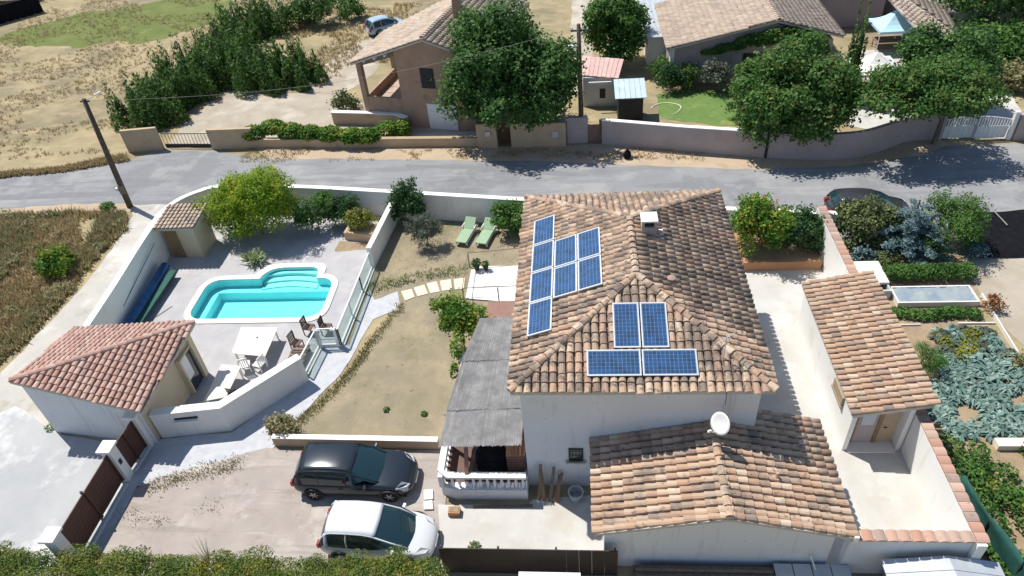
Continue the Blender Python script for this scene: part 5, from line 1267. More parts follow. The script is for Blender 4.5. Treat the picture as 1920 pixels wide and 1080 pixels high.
# dark corner top left and black strip on the right
t = thing('dark_wall', 'dark grey wall in the far left corner beyond the field', 'wall', (-61.34, 76.50))
MB().beam((*(-65.75, 73.61), .9), (*(-60.43, 79.42), .9), .3, 1.8).obj('wall_body', M_black, t)
MB().beam((*(-72.69, 83.58), 1.6), (*(-63.76, 83.60), 1.6), 3.0, .2).obj('roof_sheet', M_dark, t)
t = thing('black_ground_strip', 'large uneven black surface over the strip between road and pale track', 'ground_strip', (24, 32))  # low uneven black surface drawn just above the ground
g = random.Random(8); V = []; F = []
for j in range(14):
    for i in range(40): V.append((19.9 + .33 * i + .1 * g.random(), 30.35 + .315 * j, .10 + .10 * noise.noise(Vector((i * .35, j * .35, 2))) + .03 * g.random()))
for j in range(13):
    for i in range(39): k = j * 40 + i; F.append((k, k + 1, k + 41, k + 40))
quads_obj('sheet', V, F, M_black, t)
MB().beam((22.6, 32.9, .25), (22.45, 34.3, .3), .04, .04).obj('batten', M_concrete_pole, t)

# ---------------------------------------------------------------- vegetation
tree('oak_tree', 'huge dark oak with dense rounded crown over the beige house', 'tree', -4.5, 45.7, (4.2, 3.9, 4.3), 5.0, L_oak, 34000, .27, 11, .35, lumps=30, lr=(.26, .38), offs=(0, -.1))
tree('fruit_tree', 'wide leafy tree above the grey-pink wall, nearest the ivy house', 'tree', 13.4, 44.3, (3.8, 3.3, 3.0), 3.5, L_oak2, 30000, .24, 12, .22, lumps=28, lr=(.28, .4), offs=(-.1, -1.2))
tree('fruit_tree', 'spreading tree between the white terrace and the white gate', 'tree', 22.3, 42.2, (3.9, 2.6, 1.5), 4.2, L_oak2, 20000, .22, 13, .12, lumps=24, lr=(.25, .36), offs=(-1.9, -.9))
tree('fruit_tree', 'taller tree standing right behind the white pointed gazebo', 'tree', 23.9, 46.8, (3.4, 2.8, 2.5), 3.3, L_oak, 17000, .24, 14, .16, lumps=18)
tree('leafy_tree', 'bright green tree behind the pink-roofed shed', 'tree', 3.2, 56.6, (2.7, 2.4, 2.8), 2.9, L_green, 15000, .26, 15, .16, lumps=16)
tree('leafy_bush', 'light green bush growing at the side of the bright tree', 'bush', 6.6, 53.6, (1.1, 1.0, .9), .9, L_green, 1500, .2, 16, .05)
def spire_lumps(cx, cy, h, r, n, seed, lean=.16):
    g = random.Random(seed); out = []
    for s in range(n):
        a = g.uniform(0, 6.283); q = r * g.uniform(.15, .85); hh = h * g.uniform(.55, 1.0) * (1 - .3 * q / r); bx_, by_ = cx + q * math.cos(a), cy + q * math.sin(a)
        w_ = r * g.uniform(.2, .32)
        for k in range(5):
            f = (k + .5) / 5; out.append((bx_ + lean * q * math.cos(a) * f, by_ + lean * q * math.sin(a) * f, hh * f, w_ * (1.15 - f), w_ * (1.15 - f), hh * .14))
    return out
def cypress(name, label, x, y, h, r, seed, n=5000, sp=16, leaf=.26, group=None, m=None, cat='tree'):
    t = thing(name, label, cat, (x, y), group)
    V, F = leaf_arrays(spire_lumps(x, y, h, r, sp, seed), n, leaf, seed, aspect=2.6, upb=.05, lift=.9, shell=.2)
    quads_obj('crown', V, F, m or L_pine, t)
    MB().tube([(x, y, 0), (x, y, h * .7)], [.14, .04], 6).obj('trunk', M_bark, t)
CY = [('plumed cypress nearest the sand coloured wall', 286, 228, 4.0, 2.9), ('plumed cypress behind the first one, left side', 300, 200, 3.6, 2.2), ('plumed cypress with its shade on the sandy drive', 345, 190, 4.0, 2.3), ('plumed cypress in the left middle of the clump', 360, 150, 4.2, 2.6),
      ('plumed cypress in the dense middle of the clump', 400, 168, 4.2, 2.5), ('plumed cypress toward the back of the clump', 420, 112, 4.4, 2.8), ('plumed cypress near the centre right of the clump', 450, 140, 4.3, 2.7), ('bushy cypress at the right end above the drive', 505, 158, 4.0, 2.8),
      ('bushy cypress with the rightmost shade on the drive', 562, 152, 3.8, 2.4), ('plumed cypress at the back near the green field', 455, 80, 4.5, 2.9), ('tall plumed cypress at the far end of the clump', 492, 60, 4.6, 2.8)]
CYP = [(-33.6, 50.1), (-34.2, 52.8), (-32.5, 53.6), (-33.6, 58.0), (-30.7, 55.7), (-32.3, 62.3), (-29.5, 58.6), (-26.0, 56.3), (-23.4, 56.6), (-32.0, 66.3), (-30.9, 69.0)]
for i, (l, px, py, h_, r_) in enumerate(CY):
    x, y = CYP[i]
    cypress('cypress_tree', l, x, y, h_ * 1.12, r_ * 1.08, 40 + i, 7500, 20, .3, 'dark plumed cypresses beside the dry field')
x, y = (-26.05, 70.58); tree('dark_shrub', 'rounded dark shrub at the top edge behind the clump', 'shrub', x, y, (2.9, 2.4, 1.5), 1.5, L_pine, 5000, .28, 61, .06)
x, y = (-22.30, 70.91); tree('dark_shrub', 'small pale green shrub left of the light blue car', 'shrub', x, y, (1.4, 1.3, 1.2), 1.1, L_green, 1800, .24, 62, .06)
x, y = (-13.35, 76.77); tree('dark_shrub', 'shrub line at the top edge above the blue car', 'shrub', x - 3, y + 4, (5, 2.0, 1.5), 1.4, L_pine, 5000, .3, 63, .06)
cypress('slender_cypress', 'slender dark column cypress beside the white gazebo', 18.6, 48.6, 8.2, .95, 70, 6000, 12, .24)
t_ = tree('leafy_bush', 'small olive-green bush on the sandy yard left of the beige house', 'bush', *(-17.86, 50.54), (1.05, .9, .8), .8, L_vibur, 1500, .18, 64, .05)
GP = {(1248, 172): (6.6, 51.5), (1290, 168): (8.3, 51.7), (1335, 172): (10.0, 51.1), (1385, 225): (11.1, 46.5), (1400, 170): (12.5, 51.0), (1850, 70): (32.5, 58.8), (1800, 20): (32.9, 64.9), (1900, 130): (31.8, 52.7), (1840, 130): (29.7, 52.9), (1895, 165): (30.2, 49.6), (1930, 20): (38.1, 64.0)}
# clump by the ivy house
for (px, py, rx_, rz_, mm, l) in ((1248, 172, 1.0, 1.1, L_dark, 'dark round bush at the left corner of the ivy house'), (1290, 168, .9, .9, L_pine, 'dark low bush in the shade before the ivy house'), (1335, 172, 1.1, 1.3, L_olive, 'pinkish-grey flowering shrub before the ivy house'), (1385, 225, .85, 1.2, L_dark, 'blue-green bush at the right end of the lawn'), (1400, 170, 1.2, .9, L_pine, 'dark hedge bush beneath the house shutter')):
    x, y = GP[(px, py)]
    tree('garden_bush', l, 'bush', x, y, (rx_, rx_, rz_), rz_, mm, 1900, .17, px, .05)
# right-top mass
for (px, py, r_, h_, mm, l) in ((1850, 70, 5.0, 3.2, L_oak, 'big dark tree in the top right corner'), (1800, 20, 4.0, 3.0, L_oak, 'dark tree touching the top edge right of the tiled roof'), (1900, 130, 2.8, 1.3, L_green, 'green thicket at the right edge beside the drive'), (1840, 130, 1.8, 1.5, L_green, 'loose green bush left of the curved white drive'), (1895, 165, 1.3, .6, L_weed, 'dry weedy bush at the right edge of the white drive'), (1930, 20, 4, 3.0, L_green, 'green tree cut by the right edge at the top')):
    x, y = GP[(px, py)]
    tree('corner_tree' if h_ > 2 else 'garden_bush', l, 'tree' if h_ > 2 else 'bush', x, y, (r_, r_, h_), h_ + .2, mm, int(2600 * r_), .28, px + 7, .2 if h_ > 2 else .05, lumps=18)
MB().beam((28.2, 52.3, .1), (28.8, 53.3, .5), .5, .6).obj('white_sack', M_white, kind='thing', label='white sack lying in the bushes by the curved drive', category='sack')
# climbing hedge on the low wall
hd = thing('climbing_hedge', 'bright green climbing hedge spilling over the low stone wall', 'hedge', (-18.74, 45.99))
lp = []
HL = [((-23.4, 45.6), 0.9, 0.9), ((-22.0, 46.0), 1.1, 1.1), ((-20.6, 45.6), 1.1, 1.0), ((-19.1, 45.4), 1.1, 0.85), ((-17.5, 45.1), 1.1, 0.85), ((-15.9, 44.8), 1.0, 0.8), ((-14.7, 44.7), 0.9, 0.8), ((-13.6, 45.8), 0.9, 0.7), ((-12.5, 46.1), 0.6, 0.6)]
for i, (px, w_, h_) in enumerate(HL): lp.append((px[0], px[1], h_, w_, .75, .62))
V, F = leaf_arrays(lp, 11000, .2, 77, upb=.5); quads_obj('foliage', V, F, L_bright, hd)
MB().tube([lp[0][:3], lp[len(lp) // 2][:3], lp[-1][:3]], .04, 5).obj('stem', M_bark, hd)

# own garden
tree('broom_bush', 'large yellow-green bush rising over the curved boundary wall', 'bush', -19.1, 34.3, (2.8, 1.8, 2.15), 2.15, L_yellow, 36000, .15, 81, .08, lumps=44, lr=(.27, .40), aspect=2.2, lift=.35)
tree('garden_bush', 'dark green bush between the yellow bush and the planter', 'bush', -15.7, 34.7, (1.35, 1.15, 1.25), 1.2, L_green, 4500, .14, 82, .05)
tree('garden_bush', 'dark leafy bush behind the stone planter', 'bush', -14.0, 35.1, (1.1, .9, 1.0), 1.0, L_dark, 3200, .14, 83, .05)
tree('laurel_bush', 'upright dark shrub against the road wall beside the wall end', 'shrub', -10.2, 35.2, (1.25, 1.15, 1.4), 1.4, L_dark, 6000, .15, 84, .06, lift=.4)
tree('olive_shrub', 'small round grey-green olive on the dry lawn', 'shrub', -8.7, 32.7, (1.05, .95, .95), 1.1, L_olive, 5200, .10, 85, .06, aspect=2.6)
tree('laurel_bush', 'dense dark laurel between the loungers and the main house', 'shrub', -3.85, 33.7, (1.5, 1.0, 1.0), 1.0, L_green, 5500, .15, 86, .05)
tree('climbing_vine', 'bright green vine at the far end of the pergola', 'vine', -5.6, 24.2, (1.35, .95, .85), 2.1, L_bright, 3800, .15, 87, .05, lumps=16)
V, F = leaf_arrays([(-5.5, 22.5, 2.0, .35, .8, .5), (-5.6, 21.5, 1.4, .2, .4, .5)], 500, .14, 88); quads_obj('trailing_shoots', V, F, L_bright, bpy.data.objects['climbing_vine'])
t = thing('planter_box', 'sandstone coloured planter with a yellow-green shrub by the garden wall', 'planter', (-12.9, 33.7))
MB().prism([(-13.75, 33.4), (-12.0, 33.1), (-11.9, 34.2), (-13.6, 34.5)], .02, .55).obj('box', M_planter, t, bevel=.03)
MB().prism([(-13.55, 33.6), (-12.15, 33.35), (-12.05, 34.05), (-13.45, 34.3)], .551, .58).obj('soil', M_soil, t)
tree('planter_shrub', 'yellow-green shrub growing in the sandstone planter', 'shrub', -12.8, 33.9, (1.0, .6, .55), 1.05, L_ygrass, 2400, .13, 89, .04)
MB().prism(wob([(-14.1, 32.3), (-12.3, 32.3), (-12.2, 33.1), (-14.0, 33.3)], .15, .3), .018, .024).obj('bare_patch', M_soil, kind='structure')
# yucca
t = thing('yucca_plant', 'spiky pale green yucca in the pool gravel', 'plant', (-18.6, 31.4))
V = []; F = []; g = random.Random(9)
for i in range(120):
    a = g.uniform(0, 6.283); el_ = g.uniform(.1, 1.35); L_ = g.uniform(.5, .85); d_ = Vector((math.cos(a) * math.cos(el_), math.sin(a) * math.cos(el_), math.sin(el_))); s_ = Vector((-math.sin(a), math.cos(a), 0)) * .045
    c_ = Vector((-18.6 + g.choice((-.25, .15, .3)), 31.4 + g.choice((-.2, .2)), .25)); k = len(V)
    V += [c_ - s_, c_ + s_, c_ + d_ * L_ * .6 + s_ * .8, c_ + d_ * L_ * .6 - s_ * .8, c_ + d_ * L_ - Vector((0, 0, .12)), c_ + d_ * L_ - Vector((0, 0, .12))]; F += [(k, k + 1, k + 2, k + 3), (k + 3, k + 2, k + 4, k + 5)]
quads_obj('leaves', [tuple(v) for v in V], F, leafmat('yucca_leaves', (.1, .15, .05), (.26, .32, .14), (.45, .5, .3), .2), t)
MB().tube([(-18.6, 31.4, 0), (-18.6, 31.4, .4)], .1, 8).obj('stem', M_bark, t)
# planter with flowering shrubs
t = thing('raised_planter', 'long low terracotta planter wall at the end of the courtyard', 'planter', (10.3, 30.2))
MB().prism([(8.3, 29.75), (12.25, 29.75), (12.25, 30.0), (8.3, 30.0)], .02, .55).prism([(8.3, 30.0), (8.5, 30.0), (8.5, 32.6), (8.3, 32.6)], .02, .55).obj('front', M_terracotta, t)
MB().box(8.5, 12.25, 30.0, 32.6, .02, .48).obj('soil', M_soil, t)
tree('flowering_shrub', 'shrub with orange blossoms beside the main house', 'shrub', 9.45, 31.1, (1.7, 1.45, 1.7), 1.9, L_bright, 9000, .16, 91, .06, lumps=20)
V, F = leaf_arrays([(9.3, 31.2, 2.1, 1.5, 1.35, 1.55)], 110, .11, 92, shell=.06); quads_obj('blossom', V, F, L_flower, bpy.data.objects['flowering_shrub'])
tree('garden_bush', 'dark green rounded bush left of the courtyard wall end', 'bush', 11.6, 31.1, (1.3, 1.3, 1.4), 1.5, L_dark, 6500, .14, 93, .05)
tree('viburnum_bush', 'pale-leaved bush in front of the dark car', 'bush', 14.95, 31.9, (1.65, 1.25, 1.4), 1.35, L_vibur, 8000, .16, 94, .06, lumps=20)
def tier_tree(name, label, x, y, h, r, m, seed, n=6000, tiers=5):
    t = thing(name, label, 'tree', (x, y)); g = random.Random(seed); lp = []
    for k in range(tiers):
        f = k / tiers; rr = r * (1 - f * .75); nb = 9 - k
        for j in range(nb):
            a = 6.283 * j / nb + g.random(); 
            for q in (.35, .65, .95): lp.append((x + rr * q * math.cos(a), y + rr * q * math.sin(a), h * (.18 + .75 * f) + g.uniform(-.1, .1) - .12 * q, rr * .26 * (1.25 - q * .6), rr * .26 * (1.25 - q * .6), .12))
    V, F = leaf_arrays(lp, n, .16, seed, aspect=3, upb=.8, shell=.3, lift=.1); quads_obj('crown', V, F, m, t)
    MB().tube([(x, y, 0), (x, y, h * .9)], [.12, .03], 6).obj('trunk', M_bark, t)
tier_tree('blue_cedar', 'blue-grey cedar with layered boughs beside the vegetable garden', 16.8, 31.2, 3.5, 2.1, L_blue, 95, 13000)
tree('dense_conifer', 'rounded green conifer touching the blue-grey cedar', 'tree', 18.7, 31.3, (1.75, 1.6, 1.6), 1.7, L_green, 9500, .15, 96, .1, lumps=24, aspect=2.8, lift=.4)
for i, (px, r_, h_, mm, l) in enumerate((((14.3, 30.2), .6, .45, L_blue, 'small blue-green shrub below the pale-leaved bush'), ((15.4, 29.9), .65, .4, L_vibur, 'yellowish shrub at the corner of the concrete slab'), ((20.0, 30.5), .6, .45, L_blue, 'small blue-green shrub right of the green conifer'))):
    tree('low_shrub', l, 'shrub', px[0], px[1], (r_, r_, h_), h_, mm, 900, .13, 97 + i, .04)
hd = thing('low_hedge', 'low trimmed dark hedge between the cedar and the cold frame', 'hedge', (16.8, 28.9))
V, F = leaf_arrays([(15.2 + i * .42, 28.85 + .05 * (i % 2), .45, .4, .5, .42) for i in range(10)], 6000, .11, 101); quads_obj('foliage', V, F, L_green, hd)
MB().tube([(15, 28.9, .2), (19, 28.9, .2)], .03, 5).obj('stem', M_bark, hd)
# cold frame / bed borders / slab
t = thing('concrete_cistern', 'open concrete pit with pale lid beside the tiled shed', 'cistern', (14.3, 28))
MB().box(13.0, 14.9, 27.9, 29.6, .5, .62).obj('lid', M_wdeck, t); MB().box(13.0, 14.88, 27.4, 27.5, 0, .5).box(14.8, 14.88, 27.5, 27.9, 0, .5).obj('edge', M_conc, t); MB().box(13.1, 14.7, 27.55, 27.85, .02, .08).obj('pit', M_black, t)
t = thing('cold_frame', 'bed covered with blue-grey plastic sheet in a timber border', 'cold frame', (16.8, 27.3))
MB().box(15.0, 18.7, 26.75, 26.83, 0, .3).box(15.0, 18.7, 27.9, 27.98, 0, .3).box(15.0, 15.08, 26.83, 27.9, 0, .3).box(18.62, 18.7, 26.83, 27.9, 0, .3).obj('border', M_wdeck, t)
g = random.Random(3); V = []; F = []
for j in range(8):
    for i in range(24): V.append((15.08 + 3.54 * i / 23, 26.83 + 1.07 * j / 7, .26 + g.uniform(-.05, .05)))
for j in range(7):
    for i in range(23): k = j * 24 + i; F.append((k, k + 1, k + 25, k + 24))
quads_obj('plastic_sheet', V, F, mat('bluish_plastic', (.22, .28, .35), (.33, .37, .36), 1.5, .35), t)
V, F = leaf_arrays([(14.2 + i * .4, 26.1 + .1 * math.sin(i), .22, .34, .38, .22) for i in range(11)], 2600, .14, 102)
quads_obj('strawberry_row', V, F, L_green, kind='stuff', label='row of low green plants beside the bed with the plastic sheet')
MB().box(13.3, 15.6, 25.45, 25.5, 0, .1).box(17.3, 18.9, 25.5, 25.56, 0, .1).obj('bed_board', M_wdeck, kind='thing', label='pale edging board below the row of low green plants', category='board')
MB().beam((19.1, 27.5, .1), (18.9, 22, .1), .06, .2).obj('bed_edging', M_wdeck, kind='thing', label='long pale edging board beside the right-hand track', category='board')
tree('round_bush', 'smooth bright green rounded bush beside the shed tiles', 'bush', 14.55, 22.7, (.75, 1.0, .75), .7, leafmat('fennel', (.03, .09, .01), (.07, .18, .025), (.12, .26, .05), .25), 5000, .09, 103, .03, aspect=4, lift=.8)
# artichoke rosettes: individuals sharing four meshes
protos = []
for s in range(4):
    g = random.Random(200 + s); V = []; F = []
    for i in range(48):
        a = g.uniform(0, 6.283); el_ = g.uniform(.15, 1.1); L_ = g.uniform(.16, .33); w_ = g.uniform(.035, .06)
        h_ = Vector((math.cos(a), math.sin(a), 0)); sd_ = Vector((-math.sin(a), math.cos(a), 0)); k = len(V); p0 = Vector((0, 0, .04)); p1 = p0 + h_ * L_ * .55 * math.cos(el_) + Vector((0, 0, L_ * .75 * math.sin(el_))); p2 = p0 + h_ * L_ + Vector((0, 0, L_ * .55 * math.sin(el_) - .04))
        V += [p0 - sd_ * w_ * .3, p0 + sd_ * w_ * .3, p1 - sd_ * w_, p1 + sd_ * w_, p2 - sd_ * w_ * .25, p2 + sd_ * w_ * .25]; F += [(k, k + 1, k + 3, k + 2), (k + 2, k + 3, k + 5, k + 4)]
    me = bpy.data.meshes.new('artichoke_plant'); me.from_pydata([tuple(v) for v in V], [], F); me.materials.append(L_arti if s < 3 else L_olive); protos.append(me)
g = random.Random(17); placed = []
def inpoly(x, y, P):
    c = False; n_ = len(P)
    for i in range(n_):
        x0, y0 = P[i]; x1, y1 = P[(i + 1) % n_]
        if (y0 > y) != (y1 > y) and x < (x1 - x0) * (y - y0) / (y1 - y0) + x0: c = not c
    return c
BED = [(16.0, 25.2), (18.5, 25.0), (18.8, 23.2), (19.4, 21.5), (19.6, 19.2), (14.5, 18.9), (14.0, 20.8), (15.0, 21.8), (15.6, 23.0)]
tries = 0
while len(placed) < 175 and tries < 14000:
    tries += 1; x = g.uniform(14, 20); y = g.uniform(18.8, 25.3)
    if not inpoly(x, y, BED) or any((x - a) ** 2 + (y - b) ** 2 < .27 ** 2 for a, b in placed): continue
    if (x - 15.6) ** 2 + (y - 20.3) ** 2 < .35 or (x - 17.8) ** 2 * .5 + (y - 21.0) ** 2 < .12: continue
    placed.append((x, y)); up_ = y > 23.2
    o = bpy.data.objects.new('artichoke_plant', protos[3 if up_ and g.random() < .5 else g.randrange(3)]); C.objects.link(o); o.location = (x, y, .01); o.rotation_euler.z = g.uniform(0, 6.28); s_ = g.uniform(.8, 1.4); o.scale = (s_, s_, s_ * g.uniform(.8, 1.2))
    zone = 'among yellowish leaves at the far end of the bed' if y > 23.2 else 'close to the shed wall at the left side of the bed' if x < 15.7 else 'at the near end of the bed by the stone block' if y < 20 else 'beside the track at the right of the bed' if x > 18.3 else 'in the dense middle of the vegetable bed'
    setp(o, 'blue-green leafy rosette ' + zone, 'plant', 'blue-green rosettes in the vegetable bed')
V, F = leaf_arrays([(g.uniform(16, 18.4), g.uniform(23.3, 25), .15, .4, .4, .18) for _ in range(14)], 1500, .14, 105)
quads_obj('squash_leaves', V, F, L_ygrass, kind='stuff', label='yellow-green leaves mixed among the blue-green rosettes')
V, F = leaf_arrays([(g.uniform(13.6, 22), g.uniform(9.5, 18.6), g.uniform(.15, .45), g.uniform(.4, .7), g.uniform(.4, .7), g.uniform(.25, .5)) for _ in range(110)], 30000, .15, 106)
quads_obj('leafy_vegetables', V, F, L_green, kind='stuff', label='mass of leafy green vegetables in the lower right corner')
V, F = leaf_arrays([(g.uniform(14, 22), g.uniform(10, 18.4), .5, .35, .35, .25) for _ in range(34)], 3400, .13, 107)
quads_obj('pale_vegetable_tops', V, F, L_ygrass, kind='stuff', label='paler yellow-green tops among the leafy vegetables')
MB().box(15.9, 17.2, 18.35, 18.75, .02, .3).obj('stone_block', M_creamtop, kind='thing', label='pale stone block between the rosettes and the leafy vegetables', category='block')
tree('low_shrub', 'reddish-brown shrub at the corner of the right-hand track', 'shrub', 19.1, 26.5, (.4, .4, .4), .45, leafmat('rusty', (.15, .06, .03), (.3, .13, .06), (.4, .25, .1), .2), 500, .12, 120, .03)
tree('low_shrub', 'dry olive-coloured tuft beside the edging board', 'shrub', 18.9, 22.8, (.55, .5, .4), .4, L_weed, 900, .13, 121, .03)
# green netting fence
t = thing('netting_fence', 'sagging dark green netting fence at the lower right', 'fence', (13.7, 13.5))
V = []; F = []
for i in range(13):
    x = 13.35 + .06 * i; y = 16.2 - i * .42
    for j in range(6): V.append((x + .10 * math.sin(j * 1.4 + i) * .6 + .12 * (5 - j) / 5, y, .02 + j * .3 - .1 * math.sin(i * .8) * (j / 5)))
for i in range(12):
    for j in range(5): k = i * 6 + j; F.append((k, k + 6, k + 7, k + 1))
o = quads_obj('netting', V, F, M_netting, t); sd = o.modifiers.new('th', 'SOLIDIFY'); sd.thickness = .02
for i in (0, 4, 8, 12): MB().beam((13.4 + .06 * i, 16.2 - i * .42, 0), (13.4 + .06 * i, 16.2 - i * .42, 1.6), .05, .05).obj('post', M_dark, t)

# bottom hedge
hd = thing('hedge', 'long wild green hedge along the near edge of the driveway', 'hedge', (-15, 12))
lp = []; g = random.Random(21)
for i in range(150):
    x = -27 + 22.2 * i / 150 + g.uniform(-.2, .2); lp.append((x, g.uniform(11.3, 12.55), g.uniform(1.2, 1.6), g.uniform(.4, .65), g.uniform(.4, .6), g.uniform(.3, .42)))
    if i % 3 == 0: lp.append((x, 12.5, .8, .5, .4, .6))
V, F = leaf_arrays(lp, 85000, .085, 110, low=-.2, aspect=2); quads_obj('foliage', V, F, L_hedge, hd)
MB().tube([(-27, 11.9, .5), (-16, 11.9, .5), (-5.2, 11.9, .5)], .05, 5).obj('stem', M_bark, hd)
V = []; F = []
for (x, y, n_, h_) in ((-13.3, 12.5, 26, 1.3), (-12.6, 12.4, 12, .8), (-9.6, 12.5, 8, .6), (-17.9, 12.4, 9, .6), (-8.4, 12.5, 9, .6)):
    for i in range(n_):
        a = g.uniform(0, 6.28); q = g.uniform(.1, .4); c_ = Vector((x, y, 1.1)); d_ = Vector((math.cos(a) * q, math.sin(a) * q, 1)) * h_ * g.uniform(.5, 1); s_ = Vector((.012, .004, 0)); k = len(V)
        V += [c_ - s_, c_ + s_, c_ + d_ + s_ * .3, c_ + d_ - s_ * .3]; F.append((k, k + 1, k + 2, k + 3))
quads_obj('grass_stalks', [tuple(v) for v in V], F, L_weed, hd, kind='stuff')
V, F = leaf_arrays([(-12.6, 12.2, 1.35, .3, .3, .25), (-12.1, 12.0, 1.3, .25, .25, .2), (-13.4, 12.1, 1.4, .3, .3, .2)], 700, .12, 112); quads_obj('yellow_shoots', V, F, leafmat('yellow_shoot_leaves', (.2, .17, .02), (.36, .30, .04), (.5, .4, .08), .3), hd, kind='stuff')

# small plants in the yard
def tuft(name, label, x, y, r_, h_, m, n, seed, cat='plant', leaf=.1):
    t = thing(name, label, cat, (x, y)); V, F = leaf_arrays([(x, y, h_, r_, r_, h_)], n, leaf, seed, lift=.5); V[:, 2] = np.maximum(V[:, 2], .02); quads_obj('foliage', V, F, m, t)
    MB().tube([(x, y, 0), (x, y, h_)], .015, 4).obj('stem', M_bark, t)
tree('rose_bush', 'small reddish-green shrub at the left end of the low retaining wall', 'shrub', -12.9, 19.1, (.85, .55, .5), .5, L_weed, 1500, .13, 130, .03)
V, F = leaf_arrays([(-12.9, 19.1, .5, .85, .55, .5)], 130, .09, 131); quads_obj('blossom', V, F, leafmat('rusty_leaves', (.3, .1, .05), (.4, .16, .08), (.5, .22, .1), .2), bpy.data.objects['rose_bush'])
tuft('weed', 'small green weed on the dry lawn left of another', *(-8.67, 20.43), .16, .1, L_green, 60, 132)
tuft('weed', 'small green weed on the dry lawn near the pergola', *(-6.93, 20.18), .16, .1, L_green, 60, 133)
tuft('young_shrub', 'small pale shrub on the concrete front terrace', -4.0, 14.3 - .6, .28, .3, L_vibur, 260, 134, 'shrub')
tree('roadside_bush', 'bright green round bush on the dry bank beside the track', 'bush', -30.0, 30.8, (1.05, .95, .75), .8, L_bright, 3200, .15, 135, .05)
tuft('weed', 'green weed at the foot of the leaning utility pole', *(-30.69, 37.50), .5, .25, L_green, 300, 136, leaf=.16)
tuft('weed', 'green weed at the corner of the pool house outer wall', *(-23.98, 19.37), .2, .15, L_green, 60, 137)
t = thing('toys', 'small red and blue toys lying on the lawn by the low wall', 'toys', (-11, 18.8))
MB().lathe([(.02, 0), (.1, .05), (.12, .12), (.08, .2), (.01, .23)], (-11.35, 18.75, .03), 10).obj('ball', M_redlamp, t, smooth=True)
MB().lathe([(.1, 0), (.13, .18), (.11, .18)], (-10.95, 18.78, .03), 10).obj('bucket', M_blue, t)

# grass and weeds as masses
def tufts(name, pts, m, bl, h, seed, **kw):
    g = np.random.default_rng(seed); P = np.asarray(pts, float); n = len(P); P = np.repeat(P, bl, 0); N_ = len(P)
    a = g.uniform(0, 6.283, N_); q = g.uniform(.1, .8, N_)[:, None]; hh = (h * g.uniform(.4, 1.2, N_))[:, None]
    d = np.stack([np.cos(a), np.sin(a), np.zeros(N_)], 1); s = np.stack([-np.sin(a), np.cos(a), np.zeros(N_)], 1) * .035 * (h / .3) ** .5
    b = np.concatenate([P + g.normal(size=(N_, 2)) * .09, np.zeros((N_, 1)) + .0], 1)
    tp_ = b + d * q * hh + np.array([0, 0, 1]) * hh
    V = np.stack([b - s, b + s, tp_ + s * .25, tp_ - s * .25], 1).reshape(-1, 3); return quads_obj(name, V, np.arange(4 * N_).reshape(-1, 4), m, kind='stuff', **kw)
def scatter(n, P, seed, keep=None, fr=.35, thr=-.1):
    g = random.Random(seed); xs = [p[0] for p in P]; ys = [p[1] for p in P]; out = []; k = 0
    while len(out) < n and k < n * 30:
        k += 1; x = g.uniform(min(xs), max(xs)); y = g.uniform(min(ys), max(ys))
        if inpoly(x, y, P) and noise.noise(Vector((x * fr, y * fr, seed))) > thr: out.append((x, y))
    return out
BANK = [(-39.89, 37.52), (-35.75, 37.01), (-31.40, 37.22), (-29.25, 36.99), (-28.16, 35.16), (-28.59, 32.96), (-28.56, 28.99), (-28.69, 25.54), (-29.41, 22.16), (-42, 20), (-45, 37)]
tufts('bank_dry_grass', scatter(6000, BANK, 3, thr=-.25), L_dry, 7, .34, 3, label='dry straw grass on the bank between road and gravel track')
tufts('bank_weeds', scatter(2300, BANK, 8, fr=.3, thr=.02), L_weed, 8, .42, 4, label='brownish green weeds on the bank beside the gravel track')
V, F = leaf_arrays([(x, y, .2, .45, .45, .3) for x, y in scatter(110, BANK, 12, fr=.3, thr=.0)], 9000, .14, 140); V[:, 2] = np.maximum(V[:, 2], .02); quads_obj('bank_scrub', V, F, L_weed, kind='stuff', label='low scrubby growth on the bank beside the gravel track')
V, F = leaf_arrays([(x, y, .15, .35, .35, .25) for x, y in scatter(40, BANK, 19, fr=.5, thr=.1)], 2600, .14, 141); V[:, 2] = np.maximum(V[:, 2], .02); quads_obj('bank_green_scrub', V, F, L_vibur, kind='stuff', label='greener patches of scrub on the bank')
FIELD = [(-75, 90), (-28, 80), (-34, 62), (-36, 50), (-33, 45.5), (-45, 44.2), (-85, 46)]
tufts('field_dry_grass', scatter(7000, FIELD, 5, fr=.2, thr=-.15), L_dry, 7, .18, 5, label='tall dry straw grass in the field beyond the road')
tufts('road_edge_grass', scatter(900, wob([(-42.51, 42.60), (-37.38, 43.01), (-33.13, 44.70), (-32.51, 43.88), (-36.77, 42.67), (-42.10, 41.99)], .1, 1), 6, thr=-.5), L_dry, 7, .3, 6, label='dry grass fringe along the far road edge')
tufts('yard_grass', scatter(1500, [(-24, 56), (-14, 58), (-12, 75), (-30, 75)], 7, fr=.3), L_dry, 5, .3, 7, label='dry grass around the light blue car')
LAWN = [(-11.2, 29.5), (-10.7, 35.2), (-3, 34.2), (-2.6, 31), (-6, 30.3), (-8, 29.2)]
tufts('lawn_grass', scatter(800, LAWN, 9, fr=.6, thr=-.05), L_weed, 5, .06, 9, label='thin dry-green grass on the upper lawn')
tufts('lawn_edge_grass', scatter(260, [(-11.6, 28.2), (-10.9, 28.4), (-8.8, 29.4), (-6.2, 29.9), (-6.3, 30.8), (-9.5, 30.0), (-11.2, 29.4)], 10, thr=-.6), L_green, 6, .12, 10, label='greener grass behind the row of cream slabs')
EDGE = smooth_path([(-9.31, 27.44), (-10.22, 24.84), (-10.74, 23.05), (-11.46, 21.32), (-12.50, 19.77)], 30)
g = random.Random(31)
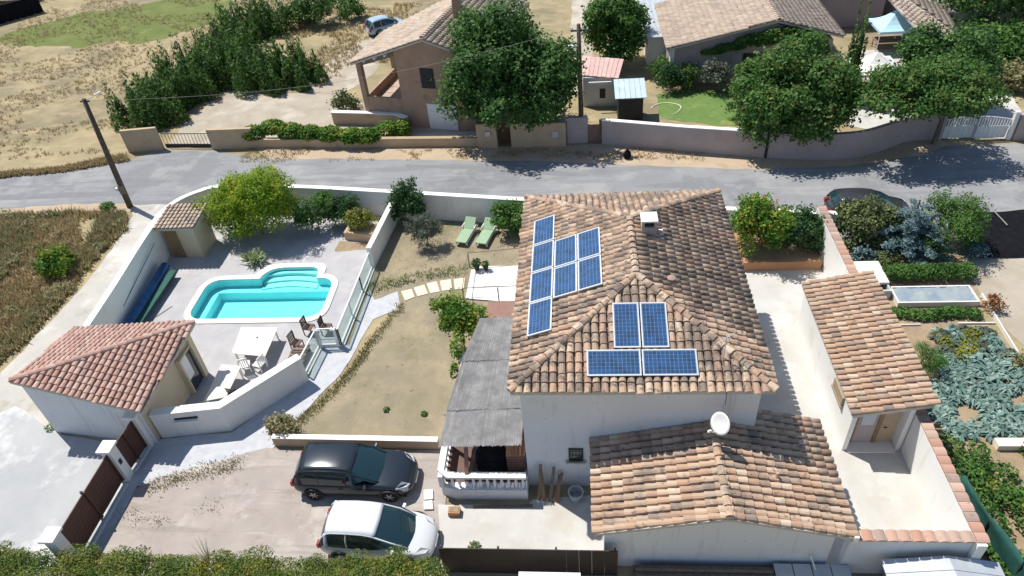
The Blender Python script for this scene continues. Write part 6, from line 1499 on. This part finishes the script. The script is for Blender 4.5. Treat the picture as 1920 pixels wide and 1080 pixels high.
tufts('path_edge_grass', [(x + g.gauss(0, .12), y + g.gauss(0, .12)) for x, y in EDGE for _ in range(4)], L_weed, 5, .13, 11, label='weeds along the edge of the white gravel path')
STRIP = smooth_path([(-17.84, 16.59), (-16.74, 16.99), (-15.53, 17.48), (-14.47, 17.76)], 40)
tufts('driveway_weeds', [(x + g.gauss(0, .15), y + g.gauss(-.25, .22)) for x, y in STRIP for _ in range(2)], L_weed, 5, .12, 12, label='strip of dry weeds between white gravel and driveway')
tufts('driveway_patch_weeds', [(x + g.gauss(0, .3), y + g.gauss(0, .15)) for x, y in [(-17.36, 14.86), (-16.70, 14.87), (-14.85, 15.49), (-18.14, 15.09)] for _ in range(16)], L_weed, 5, .10, 13, label='small weedy patches on the bare driveway')
tufts('verge_grass', scatter(600, [(-24, 43.0), (-6, 42.4), (8, 41.2), (8, 42.6), (-6, 43.6), (-24, 45)], 14, thr=0), L_dry, 5, .15, 14, label='sparse dry grass on the sandy verge')

# ---------------------------------------------------------------- things cut by the bottom edge
t = thing('low_shed', 'grey sheet roofed shed below the orange-tiled wall', 'shed', (11.5, 12.2))
for (x0, x1, z0, z1) in ((9.6, 11.6, 1.25, 1.55), (11.6, 13.25, 1.55, 1.2)):
    for k in range(4):
        ya, yb = 11.0 + k * .5, 11.48 + k * .5
        MB().ext([(x0, ya, z0), (x1, ya, z1), (x1, yb, z1), (x0, yb, z0)], (0, 0, .05)).obj('roof_sheet', M_steel, t)
MB().box(9.8, 13.1, 11.1, 12.85, 0, 1.15).obj('wall', M_oldwood, t)
t = thing('board_stack', 'stack of old brown boards along the garage gable wall', 'boards', (4.2, 12.7))
for k in range(5): MB().box(1.6 + .08 * (k % 2), 6.3 + .1 * (k % 3), 12.45 + .13 * k, 12.56 + .13 * k, .02, .5 + .04 * (k % 2)).obj('board', M_oldwood if k % 2 else M_bark, t)
for i in range(4):
    t = thing('grey_crate', ('leftmost darker grey crate of the four by the gable wall', 'second grey crate of the four by the gable wall', 'third grey crate of the four, under the leaning pole', 'rightmost grey crate of the four by the gable wall')[i], 'crate', (6.6 + .62 * i, 12.9))
    MB().box(6.35 + .62 * i, 6.9 + .62 * i, 12.75, 13.15, 0, .55).obj('body', M_steel if i else M_dark, t); MB().box(6.33 + .62 * i, 6.92 + .62 * i, 12.73, 13.17, .551, .6).obj('lid', M_steel, t, bevel=.01)
MB().tube([(7.9, 12.6, .02), (7.5, 13.25, 1.0)], .03, 6).obj('leaning_pole', M_white, kind='thing', label='thin white pole leaning over the grey crates', category='pole')
MB().box(-2.3, -.2, 12.3, 12.5, .9, .95).obj('white_board', M_white, kind='thing', label='narrow white board below the dark fence', category='board')
bpy.context.view_layer.update()
print('objects', len(bpy.data.objects), 'tris', sum(len(o.data.polygons) for o in bpy.data.objects if o.type == 'MESH') * 2)
